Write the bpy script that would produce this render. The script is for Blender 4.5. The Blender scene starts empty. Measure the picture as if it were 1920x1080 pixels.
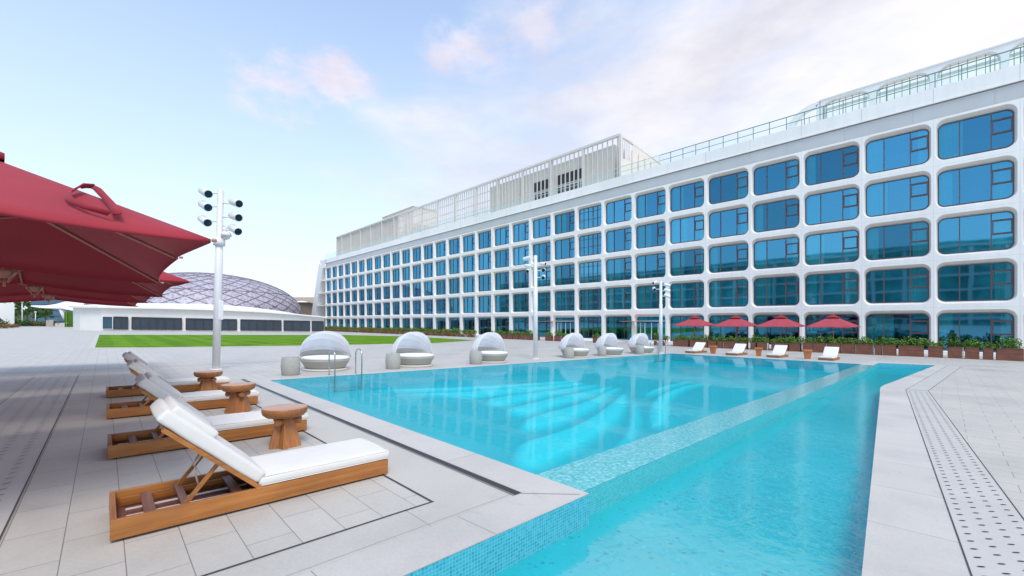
import bpy, bmesh, math, random
from mathutils import Vector, Matrix
R = math.radians
sc = bpy.context.scene
COL = sc.collection
rnd = random.Random(7)
# ------------------------------------------------------------------ camera
# world: x runs towards the hotel, y runs along the hotel to its far end
F, HZ, CH = 790.0, 603.0, 1.7
FX, FY = 0.6956, 0.7184            # camera forward
SL = 0.022                         # the terrace falls gently towards the hotel
cam = bpy.data.cameras.new('camera')
cam.lens = 36 * F / 1920
cam.sensor_width = 36
cam.shift_y = (HZ - 540) / 1920
cam.clip_start = 0.05
cam.clip_end = 3000
co = bpy.data.objects.new('camera', cam)
COL.objects.link(co)
co.location = (0, 0, CH)
co.rotation_euler = (R(90), 0, -math.atan2(FX, FY))
sc.camera = co
# ------------------------------------------------------------------ sky
SUN_EL, SUN_AZ = R(56), R(203)     # azimuth measured from +y towards +x
w = bpy.data.worlds.new('World')
sc.world = w
w.use_nodes = True
nt = w.node_tree
for n in list(nt.nodes):
    nt.nodes.remove(n)


def N(nt, t, **kw):
    n = nt.nodes.new(t)
    for k, v in kw.items():
        if k.startswith('i_'):
            n.inputs[k[2:].replace('_', ' ')].default_value = v
        elif k.startswith('n_'):
            n.inputs[int(k[2:])].default_value = v
        else:
            setattr(n, k, v)
    return n


def ramp(nt, pts, interp='LINEAR'):
    r = nt.nodes.new('ShaderNodeValToRGB')
    r.color_ramp.interpolation = interp
    e = r.color_ramp.elements
    while len(e) < len(pts):
        e.new(0.5)
    for i, (p, c) in enumerate(pts):
        e[i].position = p
        if not hasattr(c, '__len__'):
            c = (c, c, c)
        e[i].color = (c[0], c[1], c[2], 1)
    return r


def mixc(nt, fac, a, b, mode='MIX'):
    m = nt.nodes.new('ShaderNodeMix')
    m.data_type = 'RGBA'
    m.blend_type = mode
    for sock, v in ((m.inputs[0], fac), (m.inputs[6], a), (m.inputs[7], b)):
        if hasattr(v, 'is_output'):
            nt.links.new(v, sock)
        elif hasattr(v, '__len__'):
            sock.default_value = (v[0], v[1], v[2], 1)
        else:
            sock.default_value = v
    return m.outputs[2]


def math_(nt, op, a, b=None, clamp=False):
    m = nt.nodes.new('ShaderNodeMath')
    m.operation = op
    m.use_clamp = clamp
    for sock, v in ((m.inputs[0], a), (m.inputs[1], b)):
        if v is None:
            continue
        if hasattr(v, 'is_output'):
            nt.links.new(v, sock)
        else:
            sock.default_value = v
    return m.outputs[0]


sky = N(nt, 'ShaderNodeTexSky', sky_type='NISHITA', sun_disc=False, sun_elevation=SUN_EL, sun_rotation=SUN_AZ,
        air_density=1.0, dust_density=0.6, ozone_density=1.6)
tc = N(nt, 'ShaderNodeTexCoord')
mp = N(nt, 'ShaderNodeMapping')
mp.inputs['Scale'].default_value = (1.0, 1.0, 2.6)
nt.links.new(tc.outputs['Generated'], mp.inputs[0])
# broad veil of cloud, thicker towards the hotel side (+x)
no = N(nt, 'ShaderNodeTexNoise', i_Scale=1.5, i_Detail=6.0, i_Roughness=0.55)
no.inputs['Distortion'].default_value = 0.4
nt.links.new(mp.outputs[0], no.inputs['Vector'])
sep = N(nt, 'ShaderNodeSeparateXYZ')
nt.links.new(tc.outputs['Generated'], sep.inputs[0])
side = math_(nt, 'SUBTRACT', math_(nt, 'MULTIPLY', sep.outputs['X'], 0.60), math_(nt, 'MULTIPLY', sep.outputs['Y'], 0.15))
v = math_(nt, 'ADD', no.outputs['Fac'], side)
veil = ramp(nt, [(0.66, 0.0), (0.96, 1.0)], 'EASE')
nt.links.new(v, veil.inputs[0])
# separate small puffs
no2 = N(nt, 'ShaderNodeTexNoise', i_Scale=3.3, i_Detail=9.0, i_Roughness=0.62)
mp2 = N(nt, 'ShaderNodeMapping')
mp2.inputs['Scale'].default_value = (1.0, 1.0, 1.9)
mp2.inputs['Location'].default_value = (3.1, 1.7, 0.45)
nt.links.new(tc.outputs['Generated'], mp2.inputs[0])
nt.links.new(mp2.outputs[0], no2.inputs['Vector'])
puff = ramp(nt, [(0.0, 0.0), (1.0, 1.0)], 'EASE')
# puffs of cloud gathered round a few sky directions
acc = None
for (px_, py_, rx_, gain) in ((540, 170, .15, 1.0), (615, 150, .13, 1.0), (660, 268, .08, .6), (890, 95, .14, .8), (1010, 60, .15, .7), (1110, 120, .13, .5), (330, 520, .16, .35)):
    X_ = (px_ - 960) / F
    dv_ = Vector((X_ * FY + FX, FY - X_ * FX, (HZ - py_) / F)).normalized()
    sb_ = N(nt, 'ShaderNodeVectorMath', operation='SUBTRACT')
    nt.links.new(tc.outputs['Generated'], sb_.inputs[0])
    sb_.inputs[1].default_value = dv_
    sc_ = N(nt, 'ShaderNodeVectorMath', operation='MULTIPLY')
    nt.links.new(sb_.outputs[0], sc_.inputs[0])
    sc_.inputs[1].default_value = (1, 1, 1.6)
    ln_ = N(nt, 'ShaderNodeVectorMath', operation='LENGTH')
    nt.links.new(sc_.outputs[0], ln_.inputs[0])
    fall = math_(nt, 'SUBTRACT', 1.0, math_(nt, 'DIVIDE', ln_.outputs['Value'], rx_))
    w_ = math_(nt, 'ADD', fall, math_(nt, 'MULTIPLY', math_(nt, 'SUBTRACT', no2.outputs['Fac'], 0.52), 5.0))
    w_ = math_(nt, 'MULTIPLY', math_(nt, 'MULTIPLY', w_, 1.1, True), math_(nt, 'MULTIPLY', fall, 2.4 , True))
    w_ = math_(nt, 'MULTIPLY', w_, gain)
    acc = w_ if acc is None else math_(nt, 'MAXIMUM', acc, w_)
nt.links.new(acc, puff.inputs[0])
shade = N(nt, 'ShaderNodeTexNoise', i_Scale=2.4, i_Detail=5.0, i_Roughness=0.6)
nt.links.new(mp.outputs[0], shade.inputs['Vector'])
ccol = ramp(nt, [(0.36, (0.72, 0.71, 0.77)), (0.60, (0.98, 0.955, 0.97))])
nt.links.new(shade.outputs['Fac'], ccol.inputs[0])
# whiten towards the horizon
hz = ramp(nt, [(0.0, 0.93), (0.28, 0.60), (0.65, 0.25)])
nt.links.new(sep.outputs['Z'], hz.inputs[0])
CB = 7.7
skyc = mixc(nt, 1.0, sky.outputs[0], (1.85, 2.12, 2.25), 'MULTIPLY')
cl = mixc(nt, 1.0, ccol.outputs[0], (CB, CB * .985, CB * 1.0), 'MULTIPLY')
pk = mixc(nt, 1.0, ccol.outputs[0], (CB * .98, CB * .93, CB * 1.0), 'MULTIPLY')
a0 = mixc(nt, hz.outputs[0], skyc, (CB * .84, CB * .92, CB * 1.03))
a1 = mixc(nt, math_(nt, 'MULTIPLY', puff.outputs[0], 0.92), a0, pk)
a2 = mixc(nt, math_(nt, 'MULTIPLY', veil.outputs[0], 0.92), a1, cl)
bg = N(nt, 'ShaderNodeBackground')
bg.inputs['Strength'].default_value = 0.1
nt.links.new(a2, bg.inputs[0])
ow = N(nt, 'ShaderNodeOutputWorld')
nt.links.new(bg.outputs[0], ow.inputs[0])
sun = bpy.data.lights.new('sun', 'SUN')
sun.energy = 1.6
sun.angle = R(24)
sun.color = (1.0, 0.92, 0.82)
so = bpy.data.objects.new('sun', sun)
COL.objects.link(so)
sd = Vector((math.sin(SUN_AZ) * math.cos(SUN_EL), math.cos(SUN_AZ) * math.cos(SUN_EL), math.sin(SUN_EL)))
so.rotation_euler = sd.to_track_quat('Z', 'Y').to_euler()
so.location = (0, 0, 60)
sc.view_settings.view_transform = 'Standard'
sc.view_settings.look = 'None'
sc.view_settings.gamma = 1
sc.view_settings.exposure = 0.50
sc.render.engine = 'CYCLES'
sc.cycles.max_bounces = 7
sc.cycles.transparent_max_bounces = 14
sc.cycles.caustics_reflective = False
sc.cycles.caustics_refractive = False
sc.cycles.sample_clamp_indirect = 4.0


# ------------------------------------------------------------------ helpers
def gz(x):
    return -SL * x


def P3(px, py, Y):
    """world point seen at a pixel of the photograph at forward distance Y"""
    X = (px - 960) / F * Y
    return Vector((X * FY + Y * FX, -X * FX + Y * FY, CH - (py - HZ) * Y / F))


def ground_at(px, py, h=0.0):
    xx = (px - 960) / F
    # z = CH - (py-HZ)*Y/F ; ground z = h - SL*x ; x = Y*(xx*FY+FX)
    Y = (CH - h) / ((py - HZ) / F - SL * (xx * FY + FX))
    return Vector(((xx * FY + FX) * Y, (FY - xx * FX) * Y))


def y_on(px, x):
    """y of the point seen at column px on the vertical plane of that x"""
    xx = (px - 960) / F
    return x * (FY - FX * xx) / (FX + FY * xx)


class MB:
    def __init__(s):
        s.bm = bmesh.new()
        s.M = Matrix.Identity(4)

    def v(s, p):
        return s.bm.verts.new(s.M @ Vector(p))

    def face(s, vs, smooth=False, mi=0):
        try:
            f = s.bm.faces.new(vs)
        except ValueError:
            return None
        f.smooth = smooth
        f.material_index = mi
        return f

    def poly(s, pts, smooth=False):
        return s.face([s.v(p) for p in pts], smooth)

    def box(s, c, d, rot=None, bev=0.0, taper=1.0):
        """box centred on c with full size d"""
        m = Matrix.Translation(Vector(c))
        if rot is not None:
            m = m @ rot
        hx, hy, hz_ = d[0] / 2, d[1] / 2, d[2] / 2
        if bev <= 0:
            vs = []
            for z, t in ((-hz_, taper), (hz_, 1.0)):
                for x, y in ((-hx, -hy), (hx, -hy), (hx, hy), (-hx, hy)):
                    vs.append(s.v(m @ Vector((x * t, y * t, z))))
            for f in ((3, 2, 1, 0), (4, 5, 6, 7), (0, 1, 5, 4), (1, 2, 6, 5), (2, 3, 7, 6), (3, 0, 4, 7)):
                s.face([vs[i] for i in f])
            return
        b2 = bmesh.new()
        bmesh.ops.create_cube(b2, size=1.0)
        for v in b2.verts:
            v.co = Vector((v.co.x * d[0], v.co.y * d[1], v.co.z * d[2]))
        bmesh.ops.bevel(b2, geom=list(b2.edges), offset=bev, segments=3, profile=0.6, affect='EDGES')
        s.add(b2, m, True)

    def add(s, b2, m, smooth=False):
        mp_ = {}
        for v in b2.verts:
            mp_[v.index if False else v] = s.v(m @ v.co)
        for f in b2.faces:
            s.face([mp_[v] for v in f.verts], smooth)
        b2.free()

    def bar(s, a, b, wd, ht=None, up=(0, 0, 1)):
        """square bar from a to b"""
        a, b = Vector(a), Vector(b)
        ht = ht or wd
        d = (b - a)
        L = d.length
        d.normalize()
        u = Vector(up)
        if abs(d.dot(u)) > 0.98:
            u = Vector((1, 0, 0))
        sx = d.cross(u).normalized()
        uz = sx.cross(d).normalized()
        vs = []
        for p in (a, b):
            for i, j in ((-1, -1), (1, -1), (1, 1), (-1, 1)):
                vs.append(s.v(p + sx * (i * wd / 2) + uz * (j * ht / 2)))
        for f in ((3, 2, 1, 0), (4, 5, 6, 7), (0, 1, 5, 4), (1, 2, 6, 5), (2, 3, 7, 6), (3, 0, 4, 7)):
            s.face([vs[i] for i in f])

    def tube(s, pts, r, n=10, caps=True, smooth=True):
        pts = [Vector(p) for p in pts]
        rs = r if hasattr(r, '__len__') else [r] * len(pts)
        rings = []
        ref = None
        for i, p in enumerate(pts):
            if i == 0:
                d = pts[1] - pts[0]
            elif i == len(pts) - 1:
                d = pts[-1] - pts[-2]
            else:
                d = (pts[i + 1] - p).normalized() + (p - pts[i - 1]).normalized()
            d.normalize()
            if ref is None:
                ref = Vector((0, 0, 1)) if abs(d.z) < .9 else Vector((1, 0, 0))
            sx = d.cross(ref).normalized()
            ref = sx.cross(d).normalized()
            rings.append([s.v(p + (sx * math.cos(t) + ref * math.sin(t)) * rs[i]) for t in [2 * math.pi * k / n for k in range(n)]])
        for a, b in zip(rings, rings[1:]):
            for k in range(n):
                s.face([a[k], a[(k + 1) % n], b[(k + 1) % n], b[k]], smooth)
        if caps:
            s.face(rings[0][::-1])
            s.face(rings[-1])

    def lathe(s, prof, n=32, c=(0, 0, 0), smooth=True, caps=True):
        rings = []
        c = Vector(c)
        for r, z in prof:
            rings.append([s.v(c + Vector((r * math.cos(2 * math.pi * k / n), r * math.sin(2 * math.pi * k / n), z))) for k in range(n)])
        for a, b in zip(rings, rings[1:]):
            for k in range(n):
                s.face([a[k], a[(k + 1) % n], b[(k + 1) % n], b[k]], smooth)
        if caps:
            s.face(rings[0][::-1])
            s.face(rings[-1])

    def build(s, name, mat, parent=None, loc=None, rot=None, solid=0.0, recalc=True):
        if recalc:
            bmesh.ops.recalc_face_normals(s.bm, faces=list(s.bm.faces))
        me = bpy.data.meshes.new(name)
        s.bm.to_mesh(me)
        s.bm.free()
        mats = mat if isinstance(mat, (list, tuple)) else [mat]
        for m in mats:
            me.materials.append(m)
        o = bpy.data.objects.new(name, me)
        COL.objects.link(o)
        if parent is not None:
            o.parent = parent
        if loc is not None:
            o.location = loc
        if rot is not None:
            o.rotation_euler = rot
        if solid:
            md = o.modifiers.new('thickness', 'SOLIDIFY')
            md.thickness = solid
            md.offset = 0
        return o


def tag(o, label=None, cat=None, group=None, kind=None):
    if label:
        o['label'] = label
    if cat:
        o['category'] = cat
    if group:
        o['group'] = group
    if kind:
        o['kind'] = kind
    return o


def empty(name, loc, rot=(0, 0, 0)):
    o = bpy.data.objects.new(name, None)
    COL.objects.link(o)
    o.location = loc
    o.rotation_euler = rot
    o.empty_display_size = 0.2
    return o


def copy_tree(o, parent=None, skip=()):
    c = o.copy()
    COL.objects.link(c)
    c.parent = parent
    for ch in list(o.children):
        if ch.name.split('.')[0] in skip:
            continue
        copy_tree(ch, c, skip)
    return c


# ------------------------------------------------------------------ materials
def base_mat(name):
    m = bpy.data.materials.new(name)
    m.use_nodes = True
    nt = m.node_tree
    return m, nt, nt.nodes['Principled BSDF']


def simple(name, col, rough=0.6, var=0.06, scale=6.0, bump=0.0, bscale=60.0, metal=0.0, spec=None, stretch=None, coat=0.0):
    m, nt, b = base_mat(name)
    tc = N(nt, 'ShaderNodeTexCoord')
    mp = N(nt, 'ShaderNodeMapping')
    if stretch:
        mp.inputs['Scale'].default_value = stretch
    nt.links.new(tc.outputs['Object'], mp.inputs[0])
    no = N(nt, 'ShaderNodeTexNoise', i_Scale=scale, i_Detail=5.0, i_Roughness=0.6)
    nt.links.new(mp.outputs[0], no.inputs['Vector'])
    r = ramp(nt, [(0.3, tuple(max(0, c * (1 - var)) for c in col)), (0.7, tuple(min(1, c * (1 + var)) for c in col))])
    nt.links.new(no.outputs['Fac'], r.inputs[0])
    nt.links.new(r.outputs[0], b.inputs['Base Color'])
    b.inputs['Roughness'].default_value = rough
    b.inputs['Metallic'].default_value = metal
    if spec is not None:
        b.inputs['Specular IOR Level'].default_value = spec
    if coat:
        b.inputs['Coat Weight'].default_value = coat
    if bump:
        n2 = N(nt, 'ShaderNodeTexNoise', i_Scale=bscale, i_Detail=3.0)
        nt.links.new(mp.outputs[0], n2.inputs['Vector'])
        bp = N(nt, 'ShaderNodeBump', i_Strength=bump, i_Distance=0.01)
        nt.links.new(n2.outputs['Fac'], bp.inputs['Height'])
        nt.links.new(bp.outputs[0], b.inputs['Normal'])
    return m


def paving(name, col, bw, bh, mort=0.006, swap=True, offset=0.5, var=0.05, joint=0.35, rough=0.55, squash=1.0, angle=0.0, loc=(0, 0, 0)):
    """stone paving: joints from a brick pattern laid in world metres"""
    m, nt, b = base_mat(name)
    g = N(nt, 'ShaderNodeNewGeometry')
    mp = N(nt, 'ShaderNodeMapping')
    mp.inputs['Rotation'].default_value = (0, 0, (R(90) if swap else 0) + angle)
    mp.inputs['Location'].default_value = loc
    nt.links.new(g.outputs['Position'], mp.inputs[0])
    br = N(nt, 'ShaderNodeTexBrick', offset=offset, squash=squash)
    br.inputs['Scale'].default_value = 1.0
    br.inputs['Brick Width'].default_value = bw
    br.inputs['Row Height'].default_value = bh
    br.inputs['Mortar Size'].default_value = mort
    br.inputs['Mortar Smooth'].default_value = 0.1
    br.inputs['Color1'].default_value = tuple(c * (1 - var) for c in col) + (1,)
    br.inputs['Color2'].default_value = tuple(c * (1 + var) for c in col) + (1,)
    br.inputs['Mortar'].default_value = tuple(c * joint for c in col) + (1,)
    nt.links.new(mp.outputs[0], br.inputs['Vector'])
    n1 = N(nt, 'ShaderNodeTexNoise', i_Scale=0.55, i_Detail=6.0, i_Roughness=0.62)
    nt.links.new(g.outputs['Position'], n1.inputs['Vector'])
    r1 = ramp(nt, [(0.3, (0.86, 0.86, 0.86)), (0.5, (0.99, .985, .98)), (0.7, (1.05, 1.045, 1.03))])
    nt.links.new(n1.outputs['Fac'], r1.inputs[0])
    c1 = mixc(nt, 1.0, br.outputs['Color'], r1.outputs[0], 'MULTIPLY')
    n2 = N(nt, 'ShaderNodeTexNoise', i_Scale=38.0, i_Detail=4.0, i_Roughness=0.7)
    nt.links.new(g.outputs['Position'], n2.inputs['Vector'])
    r2 = ramp(nt, [(0.3, 0.93), (0.7, 1.05)])
    nt.links.new(n2.outputs['Fac'], r2.inputs[0])
    c2 = mixc(nt, 1.0, c1, r2.outputs[0], 'MULTIPLY')
    nt.links.new(c2, b.inputs['Base Color'])
    n4 = N(nt, 'ShaderNodeTexNoise', i_Scale=2.3, i_Detail=7.0, i_Roughness=0.7)
    n4.inputs['Distortion'].default_value = 0.8
    nt.links.new(g.outputs['Position'], n4.inputs['Vector'])
    r4 = ramp(nt, [(0.60, 1.0), (0.74, 0.86)])
    nt.links.new(n4.outputs['Fac'], r4.inputs[0])
    c2 = mixc(nt, 1.0, c2, r4.outputs[0], 'MULTIPLY')
    nt.links.new(c2, b.inputs['Base Color'])
    r3 = ramp(nt, [(0.3, rough - .12), (0.7, rough + .12)])
    nt.links.new(n1.outputs['Fac'], r3.inputs[0])
    nt.links.new(r3.outputs[0], b.inputs['Roughness'])
    bp = N(nt, 'ShaderNodeBump', i_Strength=0.35, i_Distance=0.004)
    h = math_(nt, 'SUBTRACT', math_(nt, 'MULTIPLY', n2.outputs['Fac'], 0.3), br.outputs['Fac'])
    nt.links.new(h, bp.inputs['Height'])
    nt.links.new(bp.outputs[0], b.inputs['Normal'])
    return m


def wood(name, c1, c2, axis='x', scale=1.0, rough=0.45):
    m, nt, b = base_mat(name)
    tc = N(nt, 'ShaderNodeTexCoord')
    mp = N(nt, 'ShaderNodeMapping')
    k = {'x': (1.2, 26, 26), 'y': (26, 1.2, 26), 'z': (26, 26, 1.2)}[axis]
    mp.inputs['Scale'].default_value = tuple(q * scale for q in k)
    nt.links.new(tc.outputs['Object'], mp.inputs[0])
    no = N(nt, 'ShaderNodeTexNoise', i_Scale=1.0, i_Detail=7.0, i_Roughness=0.6)
    no.inputs['Distortion'].default_value = 0.6
    nt.links.new(mp.outputs[0], no.inputs['Vector'])
    r = ramp(nt, [(0.30, c1), (0.5, tuple((a + b_) / 2 for a, b_ in zip(c1, c2))), (0.72, c2)])
    nt.links.new(no.outputs['Fac'], r.inputs[0])
    n2 = N(nt, 'ShaderNodeTexNoise', i_Scale=1.6, i_Detail=3.0)
    nt.links.new(tc.outputs['Object'], n2.inputs['Vector'])
    r2 = ramp(nt, [(0.35, (0.82, 0.80, 0.78)), (0.65, (1.1, 1.08, 1.05))])
    nt.links.new(n2.outputs['Fac'], r2.inputs[0])
    c = mixc(nt, 1.0, r.outputs[0], r2.outputs[0], 'MULTIPLY')
    nt.links.new(c, b.inputs['Base Color'])
    b.inputs['Roughness'].default_value = rough
    bp = N(nt, 'ShaderNodeBump', i_Strength=0.15, i_Distance=0.003)
    nt.links.new(no.outputs['Fac'], bp.inputs['Height'])
    nt.links.new(bp.outputs[0], b.inputs['Normal'])
    return m


def mosaic(name, c1, c2, grout, size=0.025, rough=0.25):
    m, nt, b = base_mat(name)
    g = N(nt, 'ShaderNodeNewGeometry')
    # walls stand along x or y: (x+y, z) covers both
    sp = N(nt, 'ShaderNodeSeparateXYZ')
    nt.links.new(g.outputs['Position'], sp.inputs[0])
    nn = N(nt, 'ShaderNodeSeparateXYZ')
    nt.links.new(g.outputs['Normal'], nn.inputs[0])
    flat = math_(nt, 'GREATER_THAN', math_(nt, 'ABSOLUTE', nn.outputs['Z']), 0.5)
    cb1 = N(nt, 'ShaderNodeCombineXYZ')
    nt.links.new(math_(nt, 'ADD', sp.outputs['X'], sp.outputs['Y']), cb1.inputs[0])
    nt.links.new(sp.outputs['Z'], cb1.inputs[1])
    cb2 = N(nt, 'ShaderNodeCombineXYZ')
    nt.links.new(sp.outputs['X'], cb2.inputs[0])
    nt.links.new(sp.outputs['Y'], cb2.inputs[1])
    mx = N(nt, 'ShaderNodeMix', data_type='VECTOR')
    nt.links.new(flat, mx.inputs[0])
    nt.links.new(cb1.outputs[0], mx.inputs[4])
    nt.links.new(cb2.outputs[0], mx.inputs[5])
    br = N(nt, 'ShaderNodeTexBrick', offset=0.0)
    br.inputs['Scale'].default_value = 1.0
    br.inputs['Brick Width'].default_value = size
    br.inputs['Row Height'].default_value = size
    br.inputs['Mortar Size'].default_value = size * 0.06
    br.inputs['Color1'].default_value = c1 + (1,)
    br.inputs['Color2'].default_value = c2 + (1,)
    br.inputs['Mortar'].default_value = grout + (1,)
    nt.links.new(mx.outputs[1], br.inputs['Vector'])
    nt.links.new(br.outputs['Color'], b.inputs['Base Color'])
    b.inputs['Roughness'].default_value = rough
    return m


def dotted(name, ground, dot, scale=8.5, rad=0.24, keep=0.55, rough=0.3, stretch=(1, 1, 1)):
    m, nt, b = base_mat(name)
    g = N(nt, 'ShaderNodeNewGeometry')
    mp = N(nt, 'ShaderNodeMapping')
    mp.inputs['Scale'].default_value = stretch
    nt.links.new(g.outputs['Position'], mp.inputs[0])
    vo = N(nt, 'ShaderNodeTexVoronoi', voronoi_dimensions='2D')
    vo.inputs['Scale'].default_value = scale
    vo.inputs['Randomness'].default_value = 0.85
    nt.links.new(mp.outputs[0], vo.inputs['Vector'])
    sp = N(nt, 'ShaderNodeSeparateColor')
    nt.links.new(vo.outputs['Color'], sp.inputs[0])
    r_ = math_(nt, 'MULTIPLY', math_(nt, 'ADD', sp.outputs[1], 0.5), rad)
    isd = math_(nt, 'LESS_THAN', vo.outputs['Distance'], r_)
    kp = math_(nt, 'LESS_THAN', sp.outputs[0], keep)
    f = math_(nt, 'MULTIPLY', isd, kp)
    no = N(nt, 'ShaderNodeTexNoise', i_Scale=0.8, i_Detail=4.0)
    nt.links.new(g.outputs['Position'], no.inputs['Vector'])
    r = ramp(nt, [(0.3, tuple(c * .93 for c in ground)), (0.7, tuple(min(1, c * 1.07) for c in ground))])
    nt.links.new(no.outputs['Fac'], r.inputs[0])
    dc = mixc(nt, sp.outputs[2], dot, tuple(min(1, c * 2.2) for c in dot))
    c = mixc(nt, f, r.outputs[0], dc)
    nt.links.new(c, b.inputs['Base Color'])
    b.inputs['Roughness'].default_value = rough
    return m


def water_mat(name, absorb, dens, bscale=3.0, bump=0.08, refl=1.0, rip=(1, 1, 1)):
    m = bpy.data.materials.new(name)
    m.use_nodes = True
    nt = m.node_tree
    for n in list(nt.nodes):
        nt.nodes.remove(n)
    out = N(nt, 'ShaderNodeOutputMaterial')
    tr = N(nt, 'ShaderNodeBsdfTransparent')
    gl = N(nt, 'ShaderNodeBsdfGlossy')
    gl.inputs['Roughness'].default_value = 0.02
    fr = N(nt, 'ShaderNodeFresnel')
    fr.inputs['IOR'].default_value = 1.33
    g = N(nt, 'ShaderNodeNewGeometry')
    mp = N(nt, 'ShaderNodeMapping')
    mp.inputs['Scale'].default_value = rip
    nt.links.new(g.outputs['Position'], mp.inputs[0])
    n1 = N(nt, 'ShaderNodeTexNoise', i_Scale=bscale, i_Detail=3.0, i_Roughness=0.55)
    n1.inputs['Distortion'].default_value = 0.5
    nt.links.new(mp.outputs[0], n1.inputs['Vector'])
    n2 = N(nt, 'ShaderNodeTexNoise', i_Scale=bscale * 0.22, i_Detail=2.0)
    nt.links.new(mp.outputs[0], n2.inputs['Vector'])
    h = math_(nt, 'ADD', n1.outputs['Fac'], math_(nt, 'MULTIPLY', n2.outputs['Fac'], 1.6))
    bp = N(nt, 'ShaderNodeBump', i_Strength=bump, i_Distance=0.05)
    nt.links.new(h, bp.inputs['Height'])
    nt.links.new(bp.outputs[0], gl.inputs['Normal'])
    nt.links.new(bp.outputs[0], fr.inputs['Normal'])
    top = N(nt, 'ShaderNodeSeparateXYZ')
    nt.links.new(g.outputs['True Normal'], top.inputs[0])
    isup = math_(nt, 'GREATER_THAN', top.outputs['Z'], 0.5)
    fac = math_(nt, 'MULTIPLY', math_(nt, 'MULTIPLY', fr.outputs[0], refl, True), isup)
    mx = N(nt, 'ShaderNodeMixShader')
    nt.links.new(fac, mx.inputs[0])
    nt.links.new(tr.outputs[0], mx.inputs[1])
    nt.links.new(gl.outputs[0], mx.inputs[2])
    nt.links.new(mx.outputs[0], out.inputs['Surface'])
    va = N(nt, 'ShaderNodeVolumeAbsorption')
    va.inputs['Color'].default_value = absorb + (1,)
    va.inputs['Density'].default_value = dens
    nt.links.new(va.outputs[0], out.inputs['Volume'])
    return m


def glass_mat(name, tint, refl, fac, rough=0.03, waves=0.0, vary=False):
    m = bpy.data.materials.new(name)
    m.use_nodes = True
    nt = m.node_tree
    for n in list(nt.nodes):
        nt.nodes.remove(n)
    out = N(nt, 'ShaderNodeOutputMaterial')
    tr = N(nt, 'ShaderNodeBsdfTransparent')
    tr.inputs[0].default_value = tint + (1,)
    gl = N(nt, 'ShaderNodeBsdfGlossy')
    gl.inputs['Color'].default_value = refl + (1,)
    gl.inputs['Roughness'].default_value = rough
    fr = N(nt, 'ShaderNodeFresnel')
    fr.inputs['IOR'].default_value = 1.5
    f = math_(nt, 'ADD', fr.outputs[0], fac, True)
    if vary:
        oi = N(nt, 'ShaderNodeObjectInfo')
        vr = ramp(nt, [(0.0, tuple(c * .78 for c in refl)), (0.5, refl), (1.0, tuple(min(1, c * 1.12 + .02) for c in refl))])
        nt.links.new(oi.outputs['Random'], vr.inputs[0])
        nt.links.new(vr.outputs[0], gl.inputs['Color'])
        f = math_(nt, 'ADD', fr.outputs[0], math_(nt, 'ADD', math_(nt, 'MULTIPLY', oi.outputs['Random'], .16), fac - .08), True)
    if waves:
        g = N(nt, 'ShaderNodeNewGeometry')
        n1 = N(nt, 'ShaderNodeTexNoise', i_Scale=0.35, i_Detail=1.0)
        nt.links.new(g.outputs['Position'], n1.inputs['Vector'])
        bp = N(nt, 'ShaderNodeBump', i_Strength=waves, i_Distance=0.05)
        nt.links.new(n1.outputs['Fac'], bp.inputs['Height'])
        nt.links.new(bp.outputs[0], gl.inputs['Normal'])
    mx = N(nt, 'ShaderNodeMixShader')
    nt.links.new(f, mx.inputs[0])
    nt.links.new(tr.outputs[0], mx.inputs[1])
    nt.links.new(gl.outputs[0], mx.inputs[2])
    nt.links.new(mx.outputs[0], out.inputs['Surface'])
    return m


def leaf_mat(name, c1, c2, c3=None, rough=0.5):
    m, nt, b = base_mat(name)
    g = N(nt, 'ShaderNodeNewGeometry')
    pts = [(0.0, c1), (1.0, c2)] if c3 is None else [(0.0, c1), (0.55, c2), (1.0, c3)]
    r = ramp(nt, pts)
    nt.links.new(g.outputs['Random Per Island'], r.inputs[0])
    nt.links.new(r.outputs[0], b.inputs['Base Color'])
    b.inputs['Roughness'].default_value = rough
    b.inputs['Specular IOR Level'].default_value = 0.3
    return m


DECK = (0.52, 0.495, 0.45)
M = {}
M['deck'] = paving('pale stone paving', DECK, 0.66, 0.335, 0.0035, joint=0.45, var=0.035, loc=(0.1, -0.11, 0))
M['coping'] = paving('pool coping stone', (0.56, 0.535, 0.495), 2.2, 4.0, 0.004, offset=0.0, var=0.03, joint=0.45)
M['coping_x'] = paving('pool coping stone crosswise', (0.56, 0.535, 0.495), 1.25, 60.0, 0.004, loc=(0, 25, 0), swap=False, offset=0.0, var=0.03, joint=0.45, angle=R(-4.3))
M['slab'] = paving('large plain stone slab', (0.52, 0.495, 0.45), 3.1, 2.0, 0.004, offset=0.0, var=0.02, joint=0.5)
M['joint'] = simple('dark paving joint', (0.06, 0.06, 0.06), 0.9)  # near black colour of the joint lines in the paving
M['grate'] = paving('dark metal grating', (0.12, 0.11, 0.11), 0.02, 0.02, 0.006, joint=0.15, var=0.2)
M['slot'] = simple('slot opening', (0.045, 0.05, 0.055), 0.9)
M['drain'] = simple('smooth drain slab', (0.52, 0.50, 0.465), 0.55, 0.05, 1.5, 0.1)
M['lawn'] = None
M['white'] = simple('white facade paint', (0.85, 0.835, 0.805), 0.55, 0.02, 0.6)
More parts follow.
